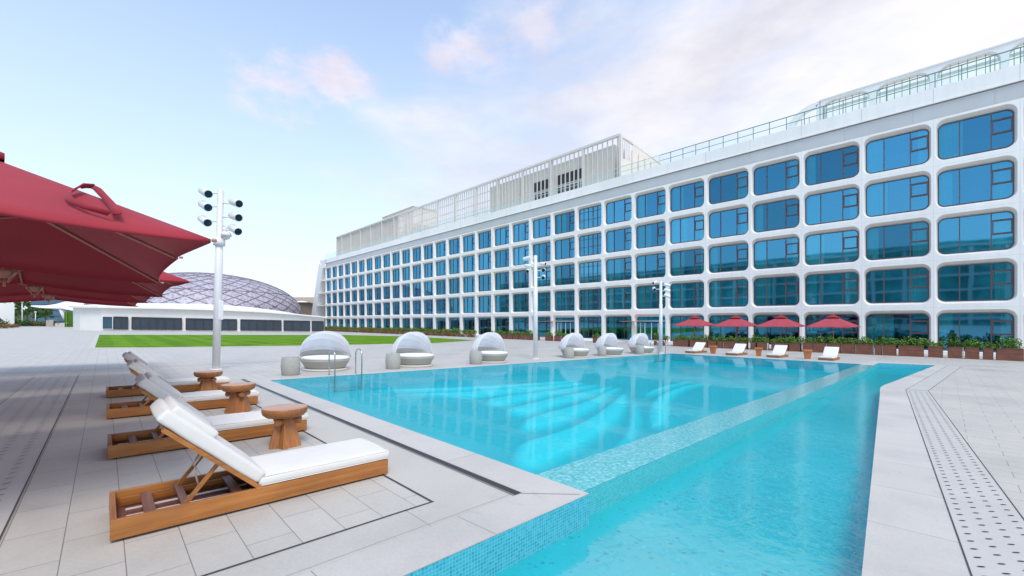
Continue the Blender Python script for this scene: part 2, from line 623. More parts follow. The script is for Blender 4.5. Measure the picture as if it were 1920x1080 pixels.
def facade_paint():
    m, nt, b = base_mat('white facade paint weathered')
    g = N(nt, 'ShaderNodeNewGeometry')
    mp = N(nt, 'ShaderNodeMapping')
    mp.inputs['Scale'].default_value = (1.0, 1.0, 0.10)
    nt.links.new(g.outputs['Position'], mp.inputs[0])
    n1 = N(nt, 'ShaderNodeTexNoise', i_Scale=2.6, i_Detail=6.0, i_Roughness=0.65)
    nt.links.new(mp.outputs[0], n1.inputs['Vector'])
    r1 = ramp(nt, [(0.30, (0.88, 0.855, 0.81)), (0.62, (0.93, 0.91, 0.87))])
    nt.links.new(n1.outputs['Fac'], r1.inputs[0])
    n2 = N(nt, 'ShaderNodeTexNoise', i_Scale=0.18, i_Detail=3.0)
    nt.links.new(g.outputs['Position'], n2.inputs['Vector'])
    r2 = ramp(nt, [(0.35, 0.95), (0.65, 1.02)])
    nt.links.new(n2.outputs['Fac'], r2.inputs[0])
    # cladding joints once per bay and storey
    sp = N(nt, 'ShaderNodeSeparateXYZ')
    nt.links.new(g.outputs['Position'], sp.inputs[0])
    jy_ = math_(nt, 'ABSOLUTE', math_(nt, 'SUBTRACT', math_(nt, 'FRACT', math_(nt, 'DIVIDE', math_(nt, 'ADD', sp.outputs['Y'], 485 - .84), 4.85)), 0.5))
    jz_ = math_(nt, 'ABSOLUTE', math_(nt, 'SUBTRACT', math_(nt, 'FRACT', math_(nt, 'DIVIDE', math_(nt, 'ADD', sp.outputs['Z'], 41.1 - 19.355), 4.11)), 0.5))
    ln = math_(nt, 'MAXIMUM', math_(nt, 'GREATER_THAN', jy_, 0.4978), math_(nt, 'GREATER_THAN', jz_, 0.4975))
    c = mixc(nt, 1.0, r1.outputs[0], r2.outputs[0], 'MULTIPLY')
    c = mixc(nt, math_(nt, 'MULTIPLY', ln, 0.45), c, (0.40, 0.40, 0.40))
    nt.links.new(c, b.inputs['Base Color'])
    b.inputs['Roughness'].default_value = 0.5
    return m


M['facade'] = facade_paint()
M['white2'] = simple('off white roof metal', (0.66, 0.64, 0.59), 0.5, 0.03, 0.8)
M['frieze'] = simple('grey white frieze panel', (0.58, 0.585, 0.58), 0.6, 0.04, 0.5)
M['cream'] = simple('cream wall', (0.66, 0.62, 0.55), 0.65, 0.05, 0.5)
M['mull'] = simple('bronze window frame', (0.13, 0.09, 0.095), 0.4, 0.1, metal=0.3)
M['mullw'] = simple('white window frame', (0.7, 0.7, 0.7), 0.4)
M['room'] = simple('dark room wall', (0.09, 0.22, 0.25), 0.9, 0.3, 0.4)
M['roomf'] = simple('room ceiling', (0.16, 0.2, 0.24), 0.9, 0.2, 0.4)
M['curtain'] = simple('pale aqua curtain', (0.70, 0.86, 0.84), 0.8, 0.05, 3.0)
M['glass'] = glass_mat('blue tinted hotel glass', (0.30, 0.78, 0.78), (0.14, 0.57, 0.92), 0.38, waves=0.10, vary=True)
M['glassg'] = glass_mat('pale green rail glass', (0.90, 0.985, 0.97), (0.75, 0.95, 0.95), 0.0)
M['glassd'] = glass_mat('dark glass', (0.05, 0.07, 0.1), (0.3, 0.38, 0.48), 0.15)
M['green_metal'] = simple('grey green railing metal', (0.16, 0.28, 0.27), 0.4, metal=0.4)
M['white_metal'] = simple('white painted metal', (0.78, 0.78, 0.79), 0.35, 0.02)
M['lens'] = simple('black lens glass', (0.01, 0.014, 0.03), 0.08)
M['steel'] = simple('brushed stainless steel', (0.55, 0.55, 0.54), 0.22, 0.05, 10, metal=1.0)
M['teak'] = wood('oiled teak', (0.30, 0.105, 0.022), (0.49, 0.205, 0.052), 'x')
M['teaky'] = wood('oiled teak across', (0.30, 0.12, 0.045), (0.44, 0.20, 0.08), 'y')
M['teakd'] = wood('dark red slat wood', (0.16, 0.065, 0.045), (0.26, 0.12, 0.09), 'y')
M['teakz'] = wood('stool timber', (0.30, 0.105, 0.03), (0.48, 0.205, 0.07), 'z')
M['teaktop'] = wood('stool top timber', (0.44, 0.22, 0.12), (0.60, 0.34, 0.21), 'x', 0.7, 0.35)
M['planter'] = wood('red brown planter board', (0.16, 0.06, 0.035), (0.28, 0.11, 0.065), 'y', 0.5, 0.6)
M['cushion'] = simple('cream outdoor fabric', (0.76, 0.74, 0.70), 0.85, 0.03, 3.0, 0.25, 260)
M['cushionw'] = simple('white outdoor fabric', (0.80, 0.80, 0.81), 0.8, 0.02, 3.0, 0.2, 200)
M['strap'] = simple('beige webbing', (0.55, 0.42, 0.32), 0.8)
M['wicker'] = simple('woven beige resin', (0.44, 0.42, 0.37), 0.7, 0.08, 40, 0.5, 90)
M['wickerl'] = simple('pale plinth', (0.58, 0.565, 0.52), 0.6, 0.04, 5)
M['concrete'] = simple('speckled concrete', (0.42, 0.41, 0.37), 0.75, 0.16, 25, 0.3, 80)
M['terra'] = simple('terracotta', (0.50, 0.17, 0.06), 0.65, 0.12, 8)
M['red'] = simple('brick red canvas', (0.42, 0.040, 0.060), 0.8, 0.08, 2.0, 0.25, 300)
M['copper'] = simple('salmon painted metal', (0.52, 0.24, 0.17), 0.45, 0.05)
M['bark'] = simple('bark', (0.13, 0.10, 0.07), 0.9, 0.2, 8, 0.5)
M['soil'] = simple('soil', (0.05, 0.035, 0.025), 0.95, 0.3, 20)
M['leaf'] = leaf_mat('fresh shrub leaves', (0.035, 0.10, 0.015), (0.10, 0.24, 0.03), (0.24, 0.36, 0.06))
M['leafd'] = leaf_mat('dark bush leaves', (0.02, 0.06, 0.018), (0.06, 0.14, 0.045))
M['leafr'] = leaf_mat('red and green leaves', (0.20, 0.07, 0.04), (0.30, 0.15, 0.06), (0.12, 0.20, 0.04))
M['leaft'] = leaf_mat('tree leaves', (0.025, 0.075, 0.015), (0.06, 0.16, 0.03), (0.12, 0.22, 0.06))
M['pooltile'] = mosaic('turquoise pool mosaic', (0.03, 0.36, 0.46), (0.08, 0.48, 0.58), (0.22, 0.58, 0.64), 0.03)
M['weirwall'] = mosaic('pale turquoise weir mosaic', (0.03, 0.40, 0.44), (0.07, 0.50, 0.54), (0.20, 0.58, 0.60), 0.03)
M['poolfloor'] = simple('turquoise pool floor', (0.000, 0.49, 0.575), 0.5, 0.06, 0.7)
M['ledge'] = simple('light turquoise pool ledge', (0.003, 0.565, 0.65), 0.5, 0.04, 0.7)
M['dots'] = dotted('dotted pool floor', (0.003, 0.44, 0.49), (0.002, 0.24, 0.30), 13.0, 0.22, 0.45)
M['water'] = water_mat('main pool water', (0.2, 0.95, 0.97), 0.12, 2.4, 0.065, 0.36)
M['water2'] = water_mat('overflow channel water', (0.2, 0.95, 0.97), 0.2, 5.0, 0.12, 0.18, (1, 1, 1))


def cloth(name, col, trans, rough=0.8):
    m, nt, b = base_mat(name)
    tc = N(nt, 'ShaderNodeTexCoord')
    no = N(nt, 'ShaderNodeTexNoise', i_Scale=2.2, i_Detail=5.0)
    nt.links.new(tc.outputs['Object'], no.inputs['Vector'])
    r = ramp(nt, [(0.3, tuple(c * .93 for c in col)), (0.7, tuple(min(1, c * 1.06) for c in col))])
    nt.links.new(no.outputs['Fac'], r.inputs[0])
    nt.links.new(r.outputs[0], b.inputs['Base Color'])
    b.inputs['Roughness'].default_value = rough
    b.inputs['Specular IOR Level'].default_value = 0.2
    tl = N(nt, 'ShaderNodeBsdfTranslucent')
    nt.links.new(r.outputs[0], tl.inputs[0])
    mx = N(nt, 'ShaderNodeMixShader')
    mx.inputs[0].default_value = trans
    nt.links.new(b.outputs[0], mx.inputs[1])
    nt.links.new(tl.outputs[0], mx.inputs[2])
    nt.links.new(mx.outputs[0], nt.nodes['Material Output'].inputs[0])
    return m


M['hood'] = cloth('white sheer fabric', (0.98, 0.975, 0.98), 0.58)
M['red'] = cloth('brick red canvas', (0.34, 0.032, 0.046), 0.04)
M['red'].node_tree.nodes['Principled BSDF'].inputs['Sheen Weight'].default_value = 0.18
M['red'].node_tree.nodes['Principled BSDF'].inputs['Sheen Tint'].default_value = (1, .6, .65, 1)


def weir_mat():
    m, nt, b = base_mat('wet weir mosaic')
    g = N(nt, 'ShaderNodeNewGeometry')
    mp = N(nt, 'ShaderNodeMapping')
    nt.links.new(g.outputs['Position'], mp.inputs[0])
    vo = N(nt, 'ShaderNodeTexVoronoi', voronoi_dimensions='2D', feature='F1')
    vo.inputs['Scale'].default_value = 20.0
    nt.links.new(mp.outputs[0], vo.inputs['Vector'])
    no = N(nt, 'ShaderNodeTexNoise', i_Scale=14.0, i_Detail=4.0, i_Roughness=0.6)
    no.inputs['Distortion'].default_value = 1.2
    nt.links.new(mp.outputs[0], no.inputs['Vector'])
    r = ramp(nt, [(0.38, (0.06, 0.40, 0.42)), (0.52, (0.13, 0.50, 0.52)), (0.68, (0.24, 0.61, 0.63))])
    s = math_(nt, 'ADD', math_(nt, 'MULTIPLY', no.outputs['Fac'], 0.75), math_(nt, 'MULTIPLY', vo.outputs['Distance'], 0.35))
    nt.links.new(s, r.inputs[0])
    nt.links.new(r.outputs[0], b.inputs['Base Color'])
    b.inputs['Roughness'].default_value = 0.14
    bp = N(nt, 'ShaderNodeBump', i_Strength=0.35, i_Distance=0.01)
    nt.links.new(no.outputs['Fac'], bp.inputs['Height'])
    nt.links.new(bp.outputs[0], b.inputs['Normal'])
    return m


M['weir'] = weir_mat()


def lawn_mat():
    m, nt, b = base_mat('mown lawn')
    g = N(nt, 'ShaderNodeNewGeometry')
    n1 = N(nt, 'ShaderNodeTexNoise', i_Scale=0.35, i_Detail=8.0, i_Roughness=0.75)
    nt.links.new(g.outputs['Position'], n1.inputs['Vector'])
    r = ramp(nt, [(0.3, (0.07, 0.17, 0.006)), (0.5, (0.12, 0.26, 0.008)), (0.7, (0.18, 0.33, 0.015))])
    nt.links.new(n1.outputs['Fac'], r.inputs[0])
    n2 = N(nt, 'ShaderNodeTexNoise', i_Scale=9.0, i_Detail=5.0, i_Roughness=0.8)
    nt.links.new(g.outputs['Position'], n2.inputs['Vector'])
    r2 = ramp(nt, [(0.3, 0.75), (0.7, 1.2)])
    nt.links.new(n2.outputs['Fac'], r2.inputs[0])
    nt.links.new(mixc(nt, 1.0, r.outputs[0], r2.outputs[0], 'MULTIPLY'), b.inputs['Base Color'])
    wv = N(nt, 'ShaderNodeTexWave', i_Scale=0.16, i_Distortion=0.6)
    nt.links.new(g.outputs['Position'], wv.inputs['Vector'])
    r5 = ramp(nt, [(0.4, 0.92), (0.6, 1.08)])
    nt.links.new(wv.outputs['Fac'], r5.inputs[0])
    cc_ = mixc(nt, 1.0, mixc(nt, 1.0, r.outputs[0], r2.outputs[0], 'MULTIPLY'), r5.outputs[0], 'MULTIPLY')
    nt.links.new(cc_, b.inputs['Base Color'])
    b.inputs['Roughness'].default_value = 0.9
    b.inputs['Specular IOR Level'].default_value = 0.1
    bp = N(nt, 'ShaderNodeBump', i_Strength=0.8, i_Distance=0.05)
    nt.links.new(n2.outputs['Fac'], bp.inputs['Height'])
    nt.links.new(bp.outputs[0], b.inputs['Normal'])
    return m


M['lawn'] = lawn_mat()
# ------------------------------------------------------------------ ground and pool
TILT = (0, SL, 0)


def sheet(name, pts, mat, h, holes=(), kind='structure', parent=None):
    """flat outline laid on the sloping terrace, h metres above it"""
    bm = bmesh.new()
    edges = []
    for loop in [pts] + list(holes):
        vs = [bm.verts.new((x, y, gz(x) + h)) for x, y in loop]
        for i in range(len(vs)):
            edges.append(bm.edges.new((vs[i], vs[(i + 1) % len(vs)])))
    bmesh.ops.triangle_fill(bm, use_beauty=True, use_dissolve=False, edges=edges)
    for f in bm.faces:
        if f.normal.z < 0:
            f.normal_flip()
    me = bpy.data.meshes.new(name)
    bm.to_mesh(me)
    bm.free()
    me.materials.append(mat)
    o = bpy.data.objects.new(name, me)
    COL.objects.link(o)
    if kind:
        o['kind'] = kind
    if parent:
        o.parent = parent
    return o


def arc(c, r, a0, a1, n=6):
    return [(c[0] + r * math.cos(R(a0 + (a1 - a0) * i / n)), c[1] + r * math.sin(R(a0 + (a1 - a0) * i / n))) for i in range(n + 1)]


SK = 0.0757                                     # slant of the near coping edge


def slant(x, off=0.0):
    return 0.62 + SK * (x - 6.5) + off


XA, XE, YF, YW0, YW1 = 3.60, 30.35, 14.25, 2.68, 3.36      # main pool edges, weir strip
# outline of the whole water area
outline = [(-6, 2.57), (3.60, 2.57), (XA, YF), (XE, YF), (XE, 2.78), (32.3, 2.78), (33.2, 0.45),
           (19.6, 1.38)] + [(18.6, 1.46), (17.8, 1.475), (16.9, 1.42)] + [(16.0, slant(16.0)), (6.5, slant(6.5)), (-6, slant(-6))]
deck_hole = outline
BIG = [(-260, -260), (420, -260), (420, 520), (-260, 520)]
sheet('ground', BIG, M['deck'], 0.0, [deck_hole])
# coping bands
cop_out = 0.50
sheet('coping', [(3.10, 2.57 + .48), (3.60, 2.57), (XA, YF), (XE, YF), (XE, YF + .4), (3.10, YF + .4)], M['coping'], 0.004)
sheet('coping', [(-6, 2.57), (3.598, 2.57), (3.098, 3.05), (-6, 3.05)], M['coping_x'], 0.004)
sheet('coping', [(XE, 2.78), (32.3, 2.78), (33.2, .45), (19.6, 1.38), (18.6, 1.46), (17.8, 1.475), (16.9, 1.42), (16.0, slant(16)), (6.5, slant(6.5)), (-6, slant(-6)),
                 (-6, slant(-6) - .575), (17.55, .87), (33.9, -.02), (34.4, 3.2), (30.8, 3.2), (30.8, YF + .4), (XE + .002, YF + .4)], M['coping_x'], 0.004)
# large plain slabs between the dark frame line and the drain
sheet('slab_band', [(2.30, 3.47), (2.30, 15.2), (2.97, 15.2), (2.97, 3.05), (-6, 3.05), (-6, 3.47)], M['slab'], 0.003)
mb = MB()
for a, b in (((2.285, 3.47), (2.285, 14.9)), ((-6, 3.47), (2.30, 3.47))):
    wd = .011
    if a[0] == b[0]:
        q = [(a[0] - wd, a[1]), (a[0] + wd, a[1]), (b[0] + wd, b[1]), (b[0] - wd, b[1])]
    else:
        q = [(a[0], a[1] - wd), (b[0], b[1] - wd), (b[0], b[1] + wd), (a[0], a[1] + wd)]
    mb.poly([(x, y, gz(x) + .007) for x, y in q])
for x0, y0, x1, y1 in ((-30, 20.2, 46, 20.2 + 2.0), (3.5, 2.62, 3.06, 3.05)):
    d = Vector((x1 - x0, y1 - y0, 0)).normalized()
    n = Vector((-d.y, d.x, 0)) * (.016 if x0 < 0 else .003)
    mb.poly([(x0 - n.x, y0 - n.y, gz(x0) + .008), (x1 - n.x, y1 - n.y, gz(x1) + .008), (x1 + n.x, y1 + n.y, gz(x1) + .008), (x0 + n.x, y0 + n.y, gz(x0) + .008)])
tag(mb.build('ground_joint', M['joint'], recalc=False), kind='structure')

t = empty('drain_grate', (3.03, 9.0, gz(3.03)), TILT)
tag(t, 'long narrow dark grating set in the paving beside the main pool edge', 'drain')
mb = MB()
mb.box((0, 0, .004), (.085, 11.9, .012))
mb.build('grating', M['grate'], t)
mb = MB()
for sx in (-1, 1):
    mb.box((sx * .047, 0, .004), (.008, 11.9, .016))
mb.build('frame', M['steel'], t)


def slot_band(name, quad, rows, label, tilt_dash):
    o = sheet(name, quad, M['drain'], 0.006, kind=None)
    tag(o, label, 'drain')
    mb = MB()
    for (x0, y0, x1, y1, step, dl, dw) in rows:
        d = Vector((x1 - x0, y1 - y0, 0))
        L = d.length
        d.normalize()
        k = 0.0
        while k < L:
            c = Vector((x0, y0, 0)) + d * k
            dd = Matrix.Rotation(tilt_dash, 3, 'Z') @ d
            nn = Vector((-dd.y, dd.x, 0))
            pts = []
            for i in range(8):
                a = i * math.pi / 4
                p = c + dd * (dl / 2 * math.cos(a)) + nn * (dw / 2 * math.sin(a))
                pts.append((p.x, p.y, gz(p.x) + .010))
            mb.poly(pts)
            k += step
    if rows:
        tag(mb.build('slot', M['slot'], o), kind='stuff')
    else:
        mb.bm.free()
    mb = MB()
    n = len(quad)
    for i in range(n):
        a, b = Vector(quad[i] + (0,)), Vector(quad[(i + 1) % n] + (0,))
        d = (b - a).normalized()
        nn = Vector((-d.y, d.x, 0)) * .005
        mb.poly([(p.x, p.y, gz(p.x) + .009) for p in (a - nn, b - nn, b + nn, a + nn)])
    mb.build('edge_line', M['joint'], o)
    return o


rows = []
for off in (-.07, -.19, -.31, -.43):
    rows.append((-2.0, .88 - SK * 19.6 + off, 17.4, .88 - SK * .2 + off, .17, .06, .018))
slot_band('slot_drain', [(-5, .88 - SK * 22.6), (17.6, .88), (17.9, .40), (-5, .40 - SK * 22.9)], rows,
          'wide slab strip with four rows of slots beside the slanting pool edge', R(-50))
rows = []
for off in (-.72, -.92, -1.12, -1.32):
    rows.append((off, 3.0, off - .03, 19.0, .21, .085, .016))
slot_band('slot_drain', [(-.58, 3), (-.58, 19.2), (-1.5, 19.2), (-1.5, 3)], rows,
          'smooth paving strip with rows of slots running behind the loungers', R(-62))
# continuing plain band to the far corner
slot_band('drain_cover', [(17.65, .872), (33.95, -.05), (33.5, -.55), (17.95, .392)], [], 'plain smooth drain strip running on to the far pool corner', 0)


# pool basin
def wall_strip(pts, z0, z1, name, mat, close=False):
    mb = MB()
    seq = list(pts) + ([pts[0]] if close else [])
    for a, b in zip(seq, seq[1:]):
        mb.poly([(a[0], a[1], gz(a[0]) + z0), (b[0], b[1], gz(b[0]) + z0), (b[0], b[1], gz(b[0]) + z1), (a[0], a[1], gz(a[0]) + z1)])
    return tag(mb.build(name, mat, recalc=False), kind='structure')


def zbox(x0, x1, y0, y1, h0, h1, name, mat):
    mb = MB()
    lo = [mb.v((x, y, gz(x) + h0)) for x, y in ((x0, y0), (x1, y0), (x1, y1), (x0, y1))]
    hi = [mb.v((x, y, gz(x) + h1)) for x, y in ((x0, y0), (x1, y0), (x1, y1), (x0, y1))]
    mb.face(lo[::-1])
    mb.face(hi)
    for i in range(4):
        mb.face([lo[i], lo[(i + 1) % 4], hi[(i + 1) % 4], hi[i]])
    return mb.build(name, mat)


def prism(pts, h0, h1, name, mat, parent=None, side=None):
    bm = bmesh.new()
    for f_ in (0, 1):
        pass
    edges, vs = [], []
    for p in pts:
        vs.append(bm.verts.new((p[0], p[1], gz(p[0]) + h1)))
    for i in range(len(vs)):
        edges.append(bm.edges.new((vs[i], vs[(i + 1) % len(vs)])))
    bmesh.ops.triangle_fill(bm, use_beauty=True, edges=edges)
    low = {}
    tops = list(bm.faces)
    for v_ in vs:
        low[v_] = bm.verts.new((v_.co.x, v_.co.y, gz(v_.co.x) + h0))
    for f in tops:
        bm.faces.new([low[q] for q in reversed(f.verts)])
    for i in range(len(vs)):
        a, b = vs[i], vs[(i + 1) % len(vs)]
        bm.faces.new((a, b, low[b], low[a])).material_index = 1 if side else 0
    bmesh.ops.recalc_face_normals(bm, faces=list(bm.faces))
    me = bpy.data.meshes.new(name)
    bm.to_mesh(me)
    bm.free()
    me.materials.append(mat)
    if side:
        me.materials.append(side)
    o = bpy.data.objects.new(name, me)
    COL.objects.link(o)
    if parent:
        o.parent = parent
    return o


DM, DL = -0.52, -0.32
wall_strip([(XA, YW1), (XA, YF), (XE, YF), (XE, YW1)], DM, 0.0, 'pool_wall', M['pooltile'])
wall_strip([(-6, 2.57), (3.60, 2.57), (3.60, 2.68)], DL, 0.0, 'pool_wall', M['pooltile'])
wall_strip([(XE, 2.78), (32.3, 2.78), (33.2, .45), (19.6, 1.38), (18.6, 1.46), (17.8, 1.475), (16.9, 1.42), (16.0, slant(16)), (6.5, slant(6.5)), (-6, slant(-6))], DL, 0.0, 'pool_wall', M['pooltile'])
sheet('pool_floor', [(-6, -1), (-6, 2.6), (3.55, 2.6), (3.6, 2.75), (XE, 2.80), (34, 2.8), (34, -1)], M['dots'], DL)
tag(zbox(XA, XE, YW0, YW1, DM - .05, -.022, 'pool_weir', [M['weirwall']]), kind='structure')
mb = MB()
mb.poly([(XA + .002, YW0 + .0, gz(XA) - .018), (XE - .002, YW0, gz(XE) - .018), (XE - .002, YW1, gz(XE) - .018), (XA + .002, YW1, gz(XA) - .018)])
tag(mb.build('pool_weir_top', M['weir'], recalc=False), kind='structure')
# curved underwater ledges
CR = 0.30208


def ledge_pts(cs, h):
    return [tuple(ground_at(860 + a * CR, 660 + b * CR, h)) for a, b in cs]


def smooth_loop(pts, it=2):
    for _ in range(it):
        q = []
        for i in range(len(pts)):
            a, b = pts[i], pts[(i + 1) % len(pts)]
            q.append((a[0] * .75 + b[0] * .25, a[1] * .75 + b[1] * .25))
            q.append((a[0] * .25 + b[0] * .75, a[1] * .25 + b[1] * .75))
        pts = q
    return pts


LG = [
    ([(320, 690), (345, 620), (380, 565), (500, 535), (700, 470), (860, 385), (930, 330), (1000, 270), (1045, 250), (1040, 330), (1000, 420), (850, 530), (700, 620), (560, 690), (430, 738)], -.40),
    ([(378, 490), (385, 450), (420, 415), (560, 375), (720, 335), (850, 285), (940, 235), (1020, 212), (930, 275), (850, 345), (700, 415), (560, 465)], -.40),
    ([(330, 388), (290, 365), (320, 350), (500, 308), (700, 265), (860, 233), (980, 203), (930, 228), (850, 260), (720, 300), (560, 345), (400, 395)], -.38),
    ([(165, 312), (190, 292), (400, 265), (600, 240), (800, 212), (900, 200), (820, 222), (700, 242), (500, 282), (300, 325), (200, 336)], -.36),
    ([(-420, 262), (-200, 262), (0, 256), (200, 241), (500, 216), (800, 188), (760, 205), (500, 235), (300, 258), (100, 283), (0, 279), (-200, 270)], -.34),
    ([(-600, 236), (-300, 234), (-120, 230), (200, 214), (500, 196), (760, 176), (700, 190), (450, 207), (200, 228), (-60, 242), (-300, 242)], -.32),
    ([(960, 600), (1040, 520), (1072, 400), (1085, 275), (1112, 350), (1125, 430), (1100, 520), (1030, 575)], -.48),
    ([(1170, 450), (1190, 320), (1240, 272), (1330, 232), (1500, 195), (1560, 190), (1420, 228), (1340, 268), (1302, 320), (1310, 420), (1250, 465)], -.45),
    ([(1145, 280), (1170, 252), (1240, 222), (1400, 187), (1480, 178), (1330, 215), (1240, 245), (1180, 270)], -.40),
]
import numpy as np
gx = np.linspace(XA - .02, XE + .02, 250)
gy = np.linspace(YW1 - .3, YF + .02, 105)
PXg, PYg = np.meshgrid(gx, gy, indexing='ij')
lift = np.zeros_like(PXg)
for cs, h in LG:
    lp = np.array(smooth_loop(ledge_pts(cs, DM + .05), 2))
    inside = np.zeros(PXg.shape, bool)
    dist = np.full(PXg.shape, 1e9)
    for i in range(len(lp)):
        x1, y1 = lp[i]
        x2, y2 = lp[(i + 1) % len(lp)]
        cond = (y1 > PYg) != (y2 > PYg)
        if y1 != y2:
            inside ^= cond & (PXg < (x2 - x1) * (PYg - y1) / (y2 - y1) + x1)
        ex_, ey_ = x2 - x1, y2 - y1
        tt = np.clip(((PXg - x1) * ex_ + (PYg - y1) * ey_) / (ex_ * ex_ + ey_ * ey_ + 1e-9), 0, 1)
        dist = np.minimum(dist, np.hypot(PXg - x1 - tt * ex_, PYg - y1 - tt * ey_))
    sd_ = np.where(inside, dist, -dist)
    q_ = np.clip((sd_ + .10) / .24, 0, 1)
    lift = np.maximum(lift, q_ * q_ * (3 - 2 * q_))
me = bpy.data.meshes.new('pool_floor')
nx, ny = PXg.shape
vv = [(float(PXg[i, j]), float(PYg[i, j]), gz(float(PXg[i, j])) + DM + .004 + .10 * float(lift[i, j])) for i in range(nx) for j in range(ny)]
ff = [(i * ny + j, (i + 1) * ny + j, (i + 1) * ny + j + 1, i * ny + j + 1) for i in range(nx - 1) for j in range(ny - 1)]
me.from_pydata(vv, [], ff)
at_ = me.attributes.new('pale_tile', 'FLOAT', 'POINT')
at_.data.foreach_set('value', lift.ravel().astype(np.float32))
for p_ in me.polygons:
    p_.use_smooth = True
mfl, ntf, bf = base_mat('turquoise pool floor with pale tile bands')
an = N(ntf, 'ShaderNodeAttribute', attribute_name='pale_tile')
gf = N(ntf, 'ShaderNodeNewGeometry')
nf_ = N(ntf, 'ShaderNodeTexNoise', i_Scale=0.7, i_Detail=4.0)
ntf.links.new(gf.outputs['Position'], nf_.inputs['Vector'])
rf_ = ramp(ntf, [(0.3, (0.0, 0.37, 0.44)), (0.7, (0.0, 0.42, 0.49))])
ntf.links.new(nf_.outputs['Fac'], rf_.inputs[0])
ntf.links.new(mixc(ntf, an.outputs['Fac'], rf_.outputs[0], (0.003, 0.58, 0.65)), bf.inputs['Base Color'])
bf.inputs['Roughness'].default_value = .5
me.materials.append(mfl)
po = bpy.data.objects.new('pool_floor', me)
COL.objects.link(po)
po['kind'] = 'structure'
# water bodies (closed, absorbing)
e = .003
tag(zbox(XA + e, XE - e, YW1 + e, YF - e, DM + e, -.018, 'pool_water', M['water']), kind='structure')
tag(prism([(-5.9, 2.57 - e), (3.60 - e, 2.57 - e), (3.6 - e, 2.68 - e), (XE, YW0 - e), (XE + .2, 2.78 - e), (32.3 - e, 2.78 - e), (33.15, .46), (19.6, 1.385), (18.6, 1.465), (17.8, 1.48), (16.9, 1.425), (16.0, slant(16, e)), (6.5, slant(6.5, e)), (-5.9, slant(-5.9, e))],
          DL + e, -.11, 'channel_water', M['water2']), kind='structure')

# lawn with kerb
lawn_pts = [(-.4, 37.6), (-.4, 71.8), (29, 71.0), (34.6, 61.5), (34.2, 42.4), (23.5, 36.0), (11, 35.8), (1.5, 36.8)]
cx_, cy_ = 17, 53
kerb = [(cx_ + (x - cx_) * 1.018, cy_ + (y - cy_) * 1.018) for x, y in lawn_pts]
tag(prism(kerb, -.05, .05, 'kerb', M['coping']), kind='structure')
tag(prism(lawn_pts, 0, .09, 'lawn', M['lawn']), kind='structure')

# ------------------------------------------------------------------ hotel
TX = 52.0
CW, PH = 4.85, 4.11
ROWZ = [17.30 - PH * i for i in range(5)]          # centres, top row first
J0, J1 = -3, 29                                     # column range


def jy(j):
    return 0.84 - CW / 2 + CW * j


def rr(hw, ht, hb, rt, rb, n=6):
    """rounded rectangle (y,z) with corner markers; starts at top right going ccw"""
    out = []
    for cyy, czz, r, a0 in ((hw - rt, ht - rt, rt, 0), (-hw + rt, ht - rt, rt, 90), (-hw + rb, -hb + rb, rb, 180), (hw - rb, -hb + rb, rb, 270)):
        for i in range(n + 1):
            a = R(a0 + 90 * i / n)
            out.append((cyy + r * math.cos(a), czz + r * math.sin(a)))
    return out


def rect_for(rp, W, Ht, Hb, n=6):
    out = []
    for q, (sx, sz) in enumerate(((1, 1), (-1, 1), (-1, -1), (1, -1))):
        arcp = rp[q * (n + 1):(q + 1) * (n + 1)]
        C = (sx * W, Ht if sz > 0 else -Hb)
        vert_first = q in (0, 2)
        a = (C[0], arcp[0][1]) if vert_first else (arcp[0][0], C[1])
        b = (arcp[-1][0], C[1]) if vert_first else (C[0], arcp[-1][1])
        for i in range(n + 1):
            t_ = i / (n / 2)
            if t_ <= 1:
                out.append((a[0] + (C[0] - a[0]) * t_, a[1] + (C[1] - a[1]) * t_))
            else:
                out.append((C[0] + (b[0] - C[0]) * (t_ - 1), C[1] + (b[1] - C[1]) * (t_ - 1)))
    return out


def cell(mb, cy, cz, W, Ht, Hb, rings, x0=0.0, n=6):
    """rings: list of (hw, ht, hb, rt, rb, dx) from the face inwards"""
    loops = []
    first = rr(*rings[0][:5], n)
    loops.append([mb.v((x0 + rings[0][5], cy + a, cz + b)) for a, b in rect_for(first, W, Ht, Hb, n)])
    pairs = [(loops[0], [mb.v((x0 + rings[0][5], cy + a, cz + b)) for a, b in first])]
    for ra, rb_ in zip(rings, rings[1:]):
        pairs.append(([mb.v((x0 + ra[5], cy + a, cz + b)) for a, b in rr(*ra[:5], n)], [mb.v((x0 + rb_[5], cy + a, cz + b)) for a, b in rr(*rb_[:5], n)]))
    K = len(loops[0])
    for li, (A, B) in enumerate(pairs):
        for k in range(K):
            mb.face([A[k], A[(k + 1) % K], B[(k + 1) % K], B[k]], li > 0)


hotel = empty('hotel_building', (TX, 60, gz(TX)))
tag(hotel, 'long white five storey hotel with rows of rounded blue windows', 'building')
hotel.matrix_world = Matrix.Translation((TX, 60, gz(TX)))
HI = Matrix.Translation((-TX, -60, -gz(TX)))


def hpart(mb, name, mat, parent=None, **k):
    o = mb.build(name, mat, **k)
    for v_ in o.data.vertices:
        v_.co = HI @ v_.co
    o.parent = parent or hotel
    return o


